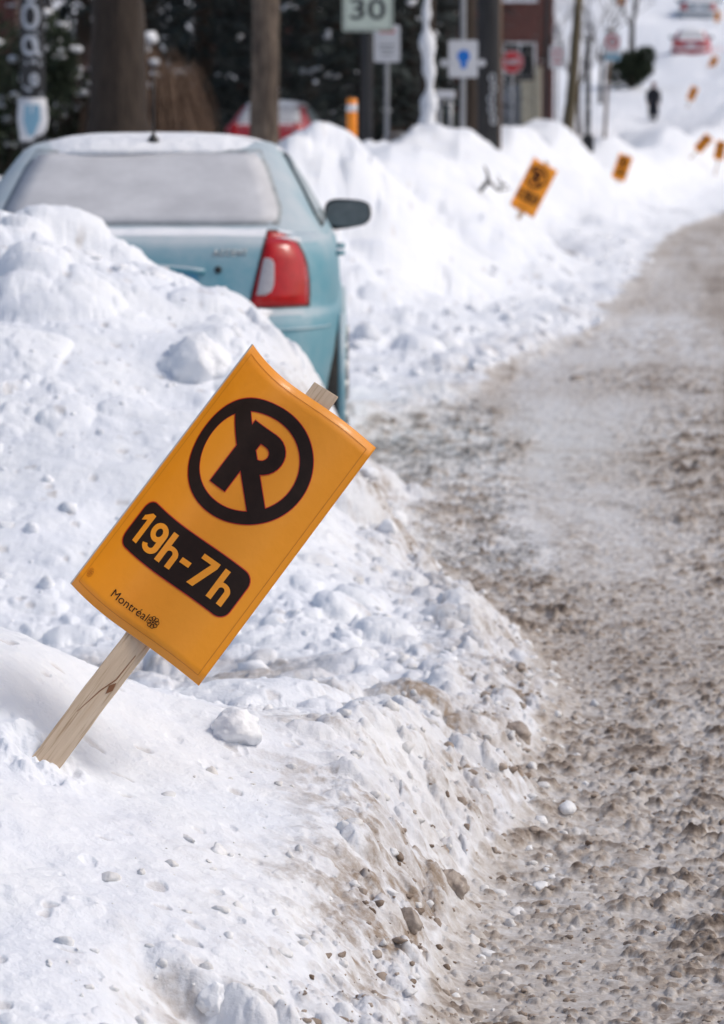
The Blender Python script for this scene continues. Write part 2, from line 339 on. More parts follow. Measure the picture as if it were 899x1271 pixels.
    return h + base, s, snow, np.clip(dirt, 0, 1), np.clip(slush, 0, 1), np.clip(gravel, 0, 1)
SB_H = None
def gz(x, y): return float(height(np.array([x]), np.array([y]), False)[0][0])

def terrain():
    # columns: dense inside the view, coarse outside; rows: dense near, coarse far
    tin = np.arange(-.135, .13501, 1 / 2600.); out = [.135]
    st = .001
    while out[-1] < 9: st *= 1.075; out.append(out[-1] + st)
    out = np.array(out[1:]); t = np.concatenate([-out[::-1], tin, out])
    rows = []; y = 4.3
    while y < 1500:
        rows.append(y); y += max(.0028, y * y / 4160 / 1.45 * (.72 if y < 12 else 1.05)) if y < 70 else (y * .012 if y < 300 else y * .06)
    rows = np.array([-60, -30, -15, -8, -4, -1, 1, 2, 2.6, 3.1, 3.5, 3.8, 4.0, 4.15] + rows)
    W = np.where(rows < 4.3, 4.3, rows)
    X = W[:, None] * t[None, :]; D = np.repeat(rows[:, None], len(t), 1)
    h, s, snow, dirt, slush, gravel = height(X, D)
    # let the bank meet the foot of the foreground stake exactly
    global CORR
    corr = CORR = SB.z + .004 - float(height(np.array([SB.x]), np.array([SB.y]))[0][0])
    print('stake correction', corr)
    h = h + corr * np.exp(-((X - SB.x) / .30) ** 2 - ((D - SB.y) / .5) ** 2)
    rr_ = np.sqrt((X - SB.x - .005) ** 2 + ((D - SB.y) * .8) ** 2); h = h + .022 * fbm(X, D, .030, 3, 302) * np.exp(-(rr_ / .075) ** 4) + .014 * np.exp(-((rr_ - .068) / .018) ** 2) * (.5 + 1.2 * fbm(X, D, .035, 3, 301))
    nr, nc = X.shape; V = np.stack([X, D, h], -1).reshape(-1, 3)
    a = (np.arange(nr - 1)[:, None] * nc + np.arange(nc - 1)[None, :]).reshape(-1)
    Q = np.stack([a, a + 1, a + nc + 1, a + nc], 1)
    isroad = (snow.reshape(-1)[Q].mean(1) < .5)
    print('terrain', V.shape, Q.shape)
    def part(name, sel, m):
        q = Q[sel]; used, inv = np.unique(q.reshape(-1), return_inverse=True)
        v = V[used]; me = bpy.data.meshes.new(name)
        me.vertices.add(len(v)); me.vertices.foreach_set('co', v.reshape(-1))
        me.loops.add(len(inv)); me.loops.foreach_set('vertex_index', inv.astype(np.int32))
        me.polygons.add(len(q)); me.polygons.foreach_set('loop_start', np.arange(0, len(inv), 4, dtype=np.int32))
        me.polygons.foreach_set('use_smooth', np.ones(len(q), bool)); me.update(calc_edges=True)
        for nm, ar in (('snow', snow), ('dirt', dirt), ('slush', slush), ('gravel', gravel)):
            at = me.attributes.new(nm, 'FLOAT', 'POINT'); at.data.foreach_set('value', ar.reshape(-1)[used].astype(np.float32))
        me.materials.append(m); o = bpy.data.objects.new(name, me); C.objects.link(o); o['kind'] = 'structure'; return o
    m = ground_mat(); part('road', isroad, m); part('snow_bank', ~isroad, m)
def ground_mat():
    m = bpy.data.materials.new('snow_and_slush'); m.use_nodes = True; n = m.node_tree; L = n.links; b = n.nodes['Principled BSDF']
    tc = n.nodes.new('ShaderNodeTexCoord')
    def N(sc, det=5, ro=.6, kind='ShaderNodeTexNoise'):
        t = n.nodes.new(kind); t.inputs['Scale'].default_value = sc
        if kind == 'ShaderNodeTexNoise': t.inputs['Detail'].default_value = det; t.inputs['Roughness'].default_value = ro
        L.new(tc.outputs['Object'], t.inputs[0]); return t
    def A(nm):
        a = n.nodes.new('ShaderNodeAttribute'); a.attribute_name = nm; return a.outputs['Fac']
    def mth(op, x, y, cl=False):
        k = n.nodes.new('ShaderNodeMath'); k.operation = op; k.use_clamp = cl
        for i, q in enumerate((x, y)):
            if isinstance(q, (int, float)): k.inputs[i].default_value = q
            else: L.new(q, k.inputs[i])
        return k.outputs[0]
    def ramp(x, stops):
        r = n.nodes.new('ShaderNodeValToRGB'); e = r.color_ramp.elements
        while len(e) < len(stops): e.new(.5)
        for i, (p, c) in enumerate(stops): e[i].position = p; e[i].color = (*c, 1)
        L.new(x, r.inputs[0]); return r.outputs[0]
    def mix(f, a, c):
        k = n.nodes.new('ShaderNodeMix'); k.data_type = 'RGBA'
        L.new(f, k.inputs['Factor'])
        for nm, q in (('A', a), ('B', c)):
            if isinstance(q, tuple): k.inputs[nm].default_value = (*q, 1)
            else: L.new(q, k.inputs[nm])
        return k.outputs['Result']
    n1 = N(26, 6, .7); n2 = N(140, 4, .6); n3 = N(3.5, 5, .6); n4 = N(60, 5, .75)
    snowc = ramp(n3.outputs[0], [(.35, (.79, .82, .88)), (.65, (.85, .87, .90))])
    fine = mth('ADD', mth('MULTIPLY', mth('SUBTRACT', n1.outputs[0], .5), 1.0), mth('MULTIPLY', mth('SUBTRACT', n4.outputs[0], .5), .7))
    dd = mth('MULTIPLY', A('dirt'), mth('ADD', .9, mth('MULTIPLY', fine, 2.0)), True)
    c1 = mix(ramp_f(n, L, dd, [(0, 0), (.25, .3), (.7, .8), (1, 1)]), snowc, (.29, .225, .17))
    # tiny specks of grit in clean snow
    sp = mth('MULTIPLY', ramp_v(n, L, n4.outputs[0], .70, .76), .35)
    c1 = mix(sp, c1, (.25, .2, .16))
    sl = mth('ADD', A('slush'), mth('MULTIPLY', fine, .85), True)
    c2 = ramp(sl, [(0, (.66, .66, .67)), (.22, (.52, .49, .465)), (.45, (.385, .335, .292)), (.7, (.21, .165, .13)), (1, (.075, .052, .038))])
    gr = mth('MULTIPLY', A('gravel'), ramp_v(n, L, n4.outputs[0], .36, .60), True)
    gcol = ramp(n1.outputs[0], [(.35, (.035, .037, .042)), (.65, (.16, .145, .13))])
    c2 = mix(gr, c2, gcol)
    sn = mth('ADD', A('snow'), mth('MULTIPLY', fine, .5), True)
    snf = ramp_v(n, L, sn, .35, .65)
    L.new(mix(snf, c2, c1), b.inputs['Base Color'])
    b.inputs['Roughness'].default_value = .62; b.inputs['Specular IOR Level'].default_value = .25
    bp = n.nodes.new('ShaderNodeBump'); bp.inputs['Distance'].default_value = .006
    hh = mth('ADD', mth('MULTIPLY', n1.outputs[0], 1.0), mth('MULTIPLY', n2.outputs[0], .28)); L.new(hh, bp.inputs['Height'])
    bp.inputs['Strength'].default_value = .9
    L.new(bp.outputs[0], b.inputs['Normal'])
    return m
def ramp_v(n, L, x, a, c):
    r = n.nodes.new('ShaderNodeMapRange'); r.interpolation_type = 'SMOOTHSTEP'; r.inputs['From Min'].default_value = a; r.inputs['From Max'].default_value = c; L.new(x, r.inputs[0]); return r.outputs[0]
def ramp_f(n, L, x, st):
    r = n.nodes.new('ShaderNodeValToRGB'); e = r.color_ramp.elements
    while len(e) < len(st): e.new(.5)
    for i, (p, v) in enumerate(st): e[i].position = p; e[i].color = (v, v, v, 1)
    L.new(x, r.inputs[0]); return r.outputs[0]
terrain()

# ------------------------------------------------------------------ 2-D shapes and lettering
def text_mesh(txt, size, off=0.0, align='CENTER', shear=0, spacing=1.0):
    cu = bpy.data.curves.new('t', 'FONT'); cu.body = txt; cu.size = size; cu.offset = off; cu.align_x = align; cu.align_y = 'CENTER'; cu.shear = shear
    cu.resolution_u = 6; cu.fill_mode = 'FRONT'; cu.space_character = spacing
    o = bpy.data.objects.new('t', cu); C.objects.link(o)
    dg = bpy.context.evaluated_depsgraph_get(); me = bpy.data.meshes.new_from_object(o.evaluated_get(dg))
    bpy.data.objects.remove(o); return me
def poly_mesh(loops):
    """filled 2-D polygon; holes given as further loops"""
    cu = bpy.data.curves.new('p', 'CURVE'); cu.dimensions = '2D'; cu.fill_mode = 'FRONT'
    for lp in loops:
        sp = cu.splines.new('POLY'); sp.points.add(len(lp) - 1); sp.use_cyclic_u = True
        for i, (x, y) in enumerate(lp): sp.points[i].co = (x, y, 0, 1)
    o = bpy.data.objects.new('p', cu); C.objects.link(o)
    dg = bpy.context.evaluated_depsgraph_get(); me = bpy.data.meshes.new_from_object(o.evaluated_get(dg)); bpy.data.objects.remove(o); return me
def circ(r, n=72, c=(0, 0)): return [(c[0] + r * math.cos(2 * math.pi * i / n), c[1] + r * math.sin(2 * math.pi * i / n)) for i in range(n)]
def rrect(w_, h_, r, n=6, c=(0, 0)):
    o = []
    for k, (sx, sy) in enumerate(((1, 1), (-1, 1), (-1, -1), (1, -1))):
        for i in range(n + 1):
            a = math.pi / 2 * (k + i / n); o.append((c[0] + sx * (w_ / 2 - r) + r * math.cos(a), c[1] + sy * (h_ / 2 - r) + r * math.sin(a)))
    return o
def arcb(cx, cy, r, a0, a1, n=14): return [(cx + r * math.cos(R(a0 + (a1 - a0) * i / n)), cy + r * math.sin(R(a0 + (a1 - a0) * i / n))) for i in range(n + 1)]

def stroke(pts, wd):
    """flat strip of constant width along a polyline, mitred"""
    L_, R_ = [], []
    for i, p in enumerate(pts):
        a = Vector(pts[max(i - 1, 0)]); b = Vector(pts[min(i + 1, len(pts) - 1)]); p = Vector(p)
        if 0 < i < len(pts) - 1:
            d1 = (p - a).normalized(); d2 = (b - p).normalized(); t = (d1 + d2).normalized(); k = 1 / max(.5, t.dot(d1))
        else: t = (b - a).normalized(); k = 1
        nn = Vector((-t.y, t.x)) * wd / 2 * k; L_.append(tuple(p + nn)); R_.append(tuple(p - nn))
    return poly_mesh([L_ + R_[::-1]])
def earc(cx, cy, rx, ry, a0, a1, n=18): return [(cx + rx * math.cos(R(a0 + (a1 - a0) * i / n)), cy + ry * math.sin(R(a0 + (a1 - a0) * i / n))) for i in range(n + 1)]
def hours_shapes(H):
    """the characters 1 9 h - 7 h, cap height H, centred on the origin"""
    w_ = H * .17; o = []; x = -1.72 * H; b = -H / 2; t = H / 2
    # 1
    o.append(poly_mesh([[(x + .20 * H, b), (x + .385 * H, b), (x + .385 * H, t), (x + .24 * H, t), (x + .02 * H, t - .20 * H), (x + .02 * H, t - .37 * H), (x + .20 * H, t - .25 * H)]]))
    # 9
    x += .52 * H; cx = x + .27 * H; rx, ry = .27 * H, .30 * H; cy = t - ry
    o.append(poly_mesh([earc(cx, cy, rx, ry, 0, 352, 40), earc(cx, cy, rx - w_, ry - w_ * .95, 0, 352, 40)]))
    o.append(stroke([(cx + rx - w_ / 2, cy)] + earc(cx, b + .26 * H, rx - w_ / 2, .26 * H - w_ / 2, 0, -165, 16), w_))
    for k in range(2):
        # h
        x = (-.60 if k == 0 else 1.18) * H
        o.append(poly_mesh([[(x, b), (x + w_, b), (x + w_, t), (x, t)]]))
        cyh = b + .40 * H; o.append(poly_mesh([earc(x + .26 * H, cyh, .26 * H, .235 * H, 180, 0, 16) + [(x + .52 * H, b), (x + .52 * H - w_, b)] + earc(x + .26 * H, cyh, .26 * H - w_, .235 * H - w_ * .85, 0, 180, 12)]))
    o.append(poly_mesh([[(.02 * H, -.13 * H), (.33 * H, -.13 * H), (.33 * H, .045 * H), (.02 * H, .045 * H)]]))
    x = .46 * H
    o.append(poly_mesh([[(x, t), (x, t - w_), (x + .34 * H, t - w_), (x + .06 * H, b), (x + .27 * H, b), (x + .55 * H, t - w_), (x + .55 * H, t)]]))
    return o

# ------------------------------------------------------------------ the no-parking board on a stake
BW, BL = .330, .548
NU = 64
def make_profile():
    th = lambda u: np.interp(u, [0, .08, .17, .26, .34, .44, .58, .72, .86, 1], [-62, -58, -47, -36, -16, 8, 14, 4, -16, -22])
    us = np.linspace(0, 1, 401); a = np.radians(th(us)); du = BW / 400
    x = np.concatenate([[0], np.cumsum(np.cos((a[1:] + a[:-1]) / 2) * du)]); z = np.concatenate([[0], np.cumsum(np.sin((a[1:] + a[:-1]) / 2) * du)])
    return us, x, z, a
PU, PX, PZ, PA = make_profile()
x0c, z0c = np.interp(.54, PU, PX), np.interp(.54, PU, PZ)
def bend(u, v, off):
    """u from the board's centre line, v from its foot; off = distance proud of the face"""
    t = min(max(u / BW + .5, 0), 1); x = np.interp(t, PU, PX) - x0c; z = np.interp(t, PU, PZ) - z0c; a = np.interp(t, PU, PA)
    x += -math.sin(a) * off; z += math.cos(a) * off
    return Vector((x, -z, v))          # board looks to -Y, z axis of the profile is towards the viewer
def bend_mesh(me, cu, cv, off, rot=0):
    bm = bmesh.new(); bm.from_mesh(me)
    for i in range(1, NU):
        bmesh.ops.bisect_plane(bm, geom=bm.verts[:] + bm.edges[:] + bm.faces[:], plane_co=(-BW / 2 + BW * i / NU - cu, 0, 0), plane_no=(1, 0, 0))
    for v in bm.verts: v.co = bend(v.co.x + cu, v.co.y + cv, off)
    out = bpy.data.meshes.new('mark'); bm.to_mesh(out); bm.free(); return out
def join_me(meshes):
    bm = bmesh.new()
    for q in meshes: bm.from_mesh(q)
    out = bpy.data.meshes.new('j'); bm.to_mesh(out); bm.free(); return out
def orange_board_mat():
    m = mat('orange_corrugated_plastic', (.80, .285, .008), .42, noise=(5, .25, (.86, .32, .012)), bump=(60, .0006), Coat_Weight=.12)
    return m
M['board'] = orange_board_mat()
M['board_core'] = mat('board_white_core', (.55, .5, .45), .6)
M['ink'] = mat('dark_brown_ink', (.012, .006, .005), .7, noise=(40, .2, (.020, .010, .008)), spec=.2)
M['ink_red'] = mat('red_ink_fringe', (.55, .03, .01), .5)
def wood_mat():
    m = mat('raw_pine', (.56, .42, .29), .75, noise=(14, .25, (.70, .56, .42), (6, 6, .5)), bump=(60, .0012, (6, 6, .3)))
    n = m.node_tree; L = n.links; b = n.nodes['Principled BSDF']; old = b.inputs['Base Color'].links[0].from_socket
    tc = n.nodes.new('ShaderNodeTexCoord'); mp = n.nodes.new('ShaderNodeMapping'); mp.inputs['Scale'].default_value = (40, 40, 1.6); L.new(tc.outputs['Object'], mp.inputs[0])
    wv = n.nodes.new('ShaderNodeTexNoise'); wv.inputs['Scale'].default_value = 6; wv.inputs['Detail'].default_value = 3; L.new(mp.outputs[0], wv.inputs[0])
    f = ramp_v(n, L, wv.outputs[0], .50, .72); k = n.nodes.new('ShaderNodeMix'); k.data_type = 'RGBA'; L.new(f, k.inputs['Factor']); L.new(old, k.inputs['A']); k.inputs['B'].default_value = (.42, .29, .18, 1)
    L.new(k.outputs['Result'], b.inputs['Base Color']); return m
M['pine'] = wood_mat()
M['knot'] = mat('resin_knot', (.22, .09, .035), .6)
BV = .281                               # foot of the board above the snow, along the stake
def notch(me_loops): return me_loops
def make_board_sign():
    root = empty('parking_sign', (0, 0, 0))
    us = [-BW / 2 + BW * i / NU for i in range(NU + 1)]; vs = [BL * j / 20 for j in range(21)]
    T = .0030; b = MB()
    b.grid(lambda u, v: bend(u, BV + v, 0), us, vs)
    b.grid(lambda u, v: bend(u, BV + v, -T), us, vs)
    nu = NU + 1; n0 = 0; n1 = nu * 21
    for i in range(NU):
        b.f.append((i, n1 + i, n1 + i + 1, i + 1)); q = 20 * nu; b.f.append((q + i, q + i + 1, n1 + q + i + 1, n1 + q + i))
    for j in range(20):
        b.f.append((j * nu, (j + 1) * nu, n1 + (j + 1) * nu, n1 + j * nu)); e = NU; b.f.append((j * nu + e, n1 + j * nu + e, n1 + (j + 1) * nu + e, (j + 1) * nu + e))
    bo = b.build('board', [M['board'], M['board_core']], root, smooth=False)
    nf = 2 * NU * 20
    for i, p in enumerate(bo.data.polygons):
        p.material_index = 1 if i >= nf else 0; p.use_smooth = i < nf
    # ring, slash, letter
    cy = BV + BL * (1 - .300); r1 = .1185; r0 = .0945
    ang = 135; sw = .0165
    def mk(grow):
        ring = poly_mesh([circ(r1 + grow, 96), circ(r0 - grow, 96)])
        dx, dy = math.cos(R(ang)), math.sin(R(ang)); nx, ny = -dy, dx; q = (r0 + r1) / 2
        sl = poly_mesh([[(-dx * q + nx * (sw + grow), -dy * q + ny * (sw + grow)), (-dx * q - nx * (sw + grow), -dy * q - ny * (sw + grow)), (dx * q - nx * (sw + grow), dy * q - ny * (sw + grow)), (dx * q + nx * (sw + grow), dy * q + ny * (sw + grow))]])
        H = .070; sx = -.040; s_ = .034; br = .0385; g = grow
        outer = [(sx - g, -H - g), (sx + s_ + g, -H - g), (sx + s_ + g, -.0155 - g), (sx + .048, -.0155 - g)] + arcb(sx + .048, H - br - .003, br + .003 + g, -90, 90)[1:] + [(sx - g, H + g)]
        # straighten the bowl so that it ends flush with the letter's top
        inner = [(sx + s_ + g, .012 + g), (sx + .046, .012 + g)] + arcb(sx + .046, .0265, .0145 - g, -90, 90, 8)[1:] + [(sx + s_ + g, .041 - g)]
        pl = poly_mesh([outer, inner])
        return ring, sl, pl
    for g, mt, off, nm in ((.0016, M['ink_red'], .0006, 'red_fringe'), (0, M['ink'], .0011, 'prohibition_symbol')):
        ring, sl, pl = mk(g)
        ms = [bend_mesh(ring, -.011, cy, off), bend_mesh(sl, -.011, cy, off + .00012), bend_mesh(pl, -.007, cy, off + .00024)]
        o = link(nm, join_me(ms), mt, root)
    pc = BV + BL * (1 - .695); PW, PH = .255, .098
    link('red_fringe', bend_mesh(poly_mesh([rrect(PW + .004, PH + .004, .024)]), 0, pc, .0006), M['ink_red'], root)
    link('hours_panel', bend_mesh(poly_mesh([rrect(PW, PH, .022)]), 0, pc, .0011), M['ink'], root)
    tms = hours_shapes(.062)
    for q in tms:
        for v in q.vertices: v.co.x *= 1.06
    link('hours_lettering', join_me([bend_mesh(q, -.003, pc, .0016 + .00004 * i) for i, q in enumerate(tms)]), M['board'], root)
    # city name and rosette
    tm = text_mesh('Montréal', .02, 0, align='LEFT')
    xs = [v.co.x for v in tm.vertices]; k = .080 / (max(xs) - min(xs)); x0 = min(xs)
    for v in tm.vertices: v.co = ((v.co.x - x0) * k, v.co.y * k, 0)
    vb = BV + BL * .075
    link('city_name', bend_mesh(tm, -.066, vb, .0011), M['ink'], root)
    ros = []
    def rosette(c, r, wdt):
        out = []
        for kq in range(4):
            a0 = R(45 + 90 * kq)
            for sgn in (-1, 1):
                a = a0 + sgn * .38; p = (c[0] + math.cos(a) * r * .62, c[1] + math.sin(a) * r * .62)
                out.append(poly_mesh([circ(r * .36, 16, p), circ(r * .36 - wdt, 16, p)]))
        out.append(poly_mesh([circ(r * .16, 10, c)])); return out
    link('rosette', join_me([bend_mesh(q, 0, 0, .0011 + .00003 * i) for i, q in enumerate(rosette((.027, vb + .000), .0120, .0012))]), M['ink'], root)
    M['faint'] = M.get('faint') or mat('faint_brown_ink', (.45, .14, .01), .5)
    link('maker_mark', join_me([bend_mesh(q, 0, 0, .0006 + .00003 * i) for i, q in enumerate(rosette((-BW / 2 + .026, BV + .040), .0095, .0008))]), M['faint'], root)
    i_ = .0135; lw = .0009
    rect = lambda g: [(-BW / 2 + g, BV + g), (BW / 2 - g, BV + g), (BW / 2 - g, BV + BL - g), (-BW / 2 + g, BV + BL - g)]
    link('border_line', bend_mesh(poly_mesh([rect(i_), rect(i_ + lw)]), 0, 0, .0006), M['faint'], root)
    # stake behind the board
    st = MB(); hw = .026; yb = .0060; yt = yb + .019; zt = BV + BL + .030
    sx = .010
    vs_ = []
    N_ = 40
    for i in range(N_ + 1):
        z = -.22 + (zt + .22) * i / N_; wv = .0006 * math.sin(z * 31) + .0004 * math.sin(z * 77)
        taper = 1.0
        for (a, c_) in ((-hw, yb), (hw, yb), (hw, yt), (-hw, yt)): vs_.append((sx + a * taper + wv, c_, z + (.004 if a > 0 and i == N_ else 0)))
    fs = [(3, 2, 1, 0), tuple(N_ * 4 + k for k in range(4))]
    for i in range(N_):
        for k in range(4): fs.append((i * 4 + k, i * 4 + (k + 1) % 4, (i + 1) * 4 + (k + 1) % 4, (i + 1) * 4 + k))
    st.add(vs_, fs); so = st.build('stake', M['pine'], root, bevel=.0012)
    # knot and split line in the stake's face
    kn = MB(); kp = [(sx + .012, yb - .0009, .168), (sx + .008, yb - .0009, .184), (sx + .016, yb - .0009, .196), (sx + .019, yb - .0009, .180)]
    kn.add(kp, [(0, 1, 2, 3)]); kn.tube([(sx - .010, yb - .0002, .112), (sx + .001, yb - .0002, .168), (sx + .012, yb - .0002, .200), (sx + .014, yb - .0002, .256)], [.0004, .0011, .0012, .0007], 5)
    kn.build('knot', M['knot'], so)
    return root
sign = make_board_sign()
def orient(o, base, roll, lean, yaw=0):
    cr, sr = math.cos(R(roll)), math.sin(R(roll))
    Fw = Vector((0, math.cos(PIT), -math.sin(PIT))); U = Vector((0, math.sin(PIT), math.cos(PIT))); X = Vector((1, 0, 0))
    ex = X * cr - U * sr; ey2 = X * sr + U * cr
    if yaw: 
        ex = (ex * math.cos(R(yaw)) + Fw * math.sin(R(yaw)))
    ey = ey2 * math.cos(R(lean)) + Fw * math.sin(R(lean)); ez = ex.cross(ey).normalized(); ey = ez.cross(ex).normalized()
    Mx = Matrix((ex.normalized(), -ez, ey)).transposed().to_4x4(); Mx.translation = base
    o.matrix_world = Mx; return Mx
Mx = orient(sign, SB, 36.6, 11)
tag(sign, 'large tilted orange no-parking sign on a raw wood stake in the near snowbank, reading 19h-7h', 'sign', 'orange temporary parking signs along the snowbank')
for nm, uv, tg in (('TL', (-BW / 2, BV + BL), (317, 433)), ('TR', (BW / 2, BV + BL), (467, 549)), ('BL', (-BW / 2, BV), (92, 728)), ('BR', (BW / 2, BV), (250, 854)), ('ring', (0, BV + BL * .685), (306, 576)), ('panel', (0, BV + BL * .305), (229, 697))):
    print(nm, [round(q) for q in proj(Mx @ bend(*uv, 0))], tg)

SIGNS = [(640, 291, 38.0, 28, 'orange no-parking sign with short visible stake on the far bank, second largest of all'),
         (766, 240, 69, 19, 'orange sign alone on the far bank near the road, third largest of the orange signs'),
         (857, 194, 94, 42, 'small orange sign tilted far over beside another near the right border'),
         (889, 188, 95, 12, 'small nearly upright orange sign at the right border'),
         (853, 126, 128, 22, 'tiny orange sign to the right of the walking person'),
         (879, 95, 146, 24, 'tiny orange sign just below the red car on the hill'),
         (889, 36, 178, 8, 'tiny orange sign beside the silver car at the top of the hill')]
for (px, py, d, roll, lab) in SIGNS:
    c = copy_tree(sign); b = P(px, py, d)
    print('sign', px, 'want z', round(b.z, 2), 'ground', round(gz(b.x, b.y), 2))
    b.z = max(min(gz(b.x, b.y) + .02, b.z + .12), b.z - .5)
    orient(c, b, roll, 6, random.uniform(-8, 8)); c['label'] = lab
    if d == 38.0: c.scale = (1.12, 1.12, 1.12)
    if d < 70: c.location = b + Vector((-.08, 0, .10))

# ------------------------------------------------------------------ cars
def lerp_tab(z, zs, vs): return float(np.interp(z, zs, vs))
ZS = [.17, .24, .38, .52, .66, .715, .73, .76, .86, .96, 1.015, 1.045]
WS = [.77, .815, .845, .868, .874, .868, .862, .862, .858, .845, .82, .775]
YR = [.12, .04, .0, .0, .008, .03, .055, .075, .10, .13, .155, .20]
YF = [4.10, 4.22, 4.27, 4.28, 4.22, 4.15, 4.12, 4.05, 3.75, 3.45, 3.25, 3.15]
def se(c, n): return math.copysign(abs(c) ** (2 / n), c)
def low_pt(phi, z, n=6.0):
    w_, a, b = lerp_tab(z, ZS, WS), lerp_tab(z, ZS, YR), lerp_tab(z, ZS, YF)
    return Vector((w_ * se(math.cos(phi), n), (a + b) / 2 + (b - a) / 2 * se(math.sin(phi), n), z))
def rear_y(x, z, n=6.0):
    w_, a, b = lerp_tab(z, ZS, WS), lerp_tab(z, ZS, YR), lerp_tab(z, ZS, YF)
    q = max(0, 1 - min(.9999, abs(x) / w_) ** n) ** (1 / n); return (a + b) / 2 - (b - a) / 2 * q
GZ = [1.00, 1.06, 1.12, 1.24, 1.36, 1.40, 1.425, 1.445]
GW = [.825, .79, .755, .69, .615, .585, .545, .46]
GR = [.42, .52, .63, .86, 1.10, 1.20, 1.32, 1.50]
GF = [3.35, 3.22, 3.08, 2.80, 2.52, 2.42, 2.32, 2.15]
def g_pt(phi, z, off=0, n=6.5):
    w_, a, b = lerp_tab(z, GZ, GW), lerp_tab(z, GZ, GR), lerp_tab(z, GZ, GF)
    return Vector(((w_ + off) * se(math.cos(phi), n), (a + b) / 2 + ((b - a) / 2 + off) * se(math.sin(phi), n), z))
def g_rear(x, z, off=0, n=6.5):
    w_, a, b = lerp_tab(z, GZ, GW) + off, lerp_tab(z, GZ, GR) - off, lerp_tab(z, GZ, GF) + off
    q = max(0, 1 - min(.9999, abs(x) / w_) ** n) ** (1 / n); return Vector((x, (a + b) / 2 - (b - a) / 2 * q, z))
def g_side(y, z, sx, off=0, n=6.5):
    w_, a, b = lerp_tab(z, GZ, GW) + off, lerp_tab(z, GZ, GR) - off, lerp_tab(z, GZ, GF) + off
    t = (y - (a + b) / 2) / ((b - a) / 2); q = max(0, 1 - min(.9999, abs(t)) ** n) ** (1 / n); return Vector((sx * w_ * q, y, z))
def phis(n):
    out = []
    for i in range(n):
        u = i / n * 4; k = int(u); f = u - k; f = .5 - .5 * math.cos(math.pi * f) if False else f
        # bunch the samples at the corners
        g = .5 + .5 * math.copysign(abs(2 * f - 1) ** 2.2, 2 * f - 1)
        out.append((k + g) * math.pi / 2 + 0)
    return out
def solid(fn, zs, n, top):
    b = MB(); ph = phis(n)
    for z in zs:
        b.v += [tuple(fn(p, z)) for p in ph]
    last = [fn(p, zs[-1]) for p in ph]; cy = sum(p.y for p in last) / n
    for q in (.93, .8, .6, .35, .12):
        b.v += [(p.x * q, cy + (p.y - cy) * (q if q < .5 else .5 * (1 + q) - .0 if False else q), zs[-1] + top * (1 - q * q)) for p in last]
    nl = len(zs) + 5
    for j in range(nl - 1):
        for i in range(n): b.f.append((j * n + i, j * n + (i + 1) % n, (j + 1) * n + (i + 1) % n, (j + 1) * n + i))
    b.f.append(tuple((nl - 1) * n + i for i in range(n))); b.f.append(tuple(range(n - 1, -1, -1)))
    return b
def patch(fn, poly_rows, off=None):
    """grid between left/right borders per row: rows = [(v, u0, u1)], fn(u, v) -> point"""
    nu = 14; b = MB(); n = 0
    for (v, u0, u1) in poly_rows:
        for i in range(nu + 1): b.v.append(tuple(fn(u0 + (u1 - u0) * i / nu, v)))
    for j in range(len(poly_rows) - 1):
        for i in range(nu): b.f.append((j * (nu + 1) + i, j * (nu + 1) + i + 1, (j + 1) * (nu + 1) + i + 1, (j + 1) * (nu + 1) + i))
    return b
def thicken(o, t):
    m = o.modifiers.new('thick', 'SOLIDIFY'); m.thickness = t; m.offset = -1; return o
_wheel = {}
def apply_bool(o, cutter):
    m = o.modifiers.new('cut', 'BOOLEAN'); m.operation = 'DIFFERENCE'; m.object = cutter; m.solver = 'EXACT'
    dg = bpy.context.evaluated_depsgraph_get(); me = bpy.data.meshes.new_from_object(o.evaluated_get(dg)); o.modifiers.remove(m); o.data = me
    bpy.data.objects.remove(cutter)
M['frost'] = mat('frosted_glass', (.48, .485, .51), .75, noise=(5, .16, (.60, .605, .63)), bump=(90, .0012), spec=.2)
M['side_glass'] = mat('salt_filmed_glass', (.20, .27, .29), .35, noise=(4, .25, (.40, .47, .49)), Coat_Weight=.3)
M['arch'] = mat('dark_wheel_well', (.012, .012, .012), .9)
M['snow_thick'] = M['snowy']
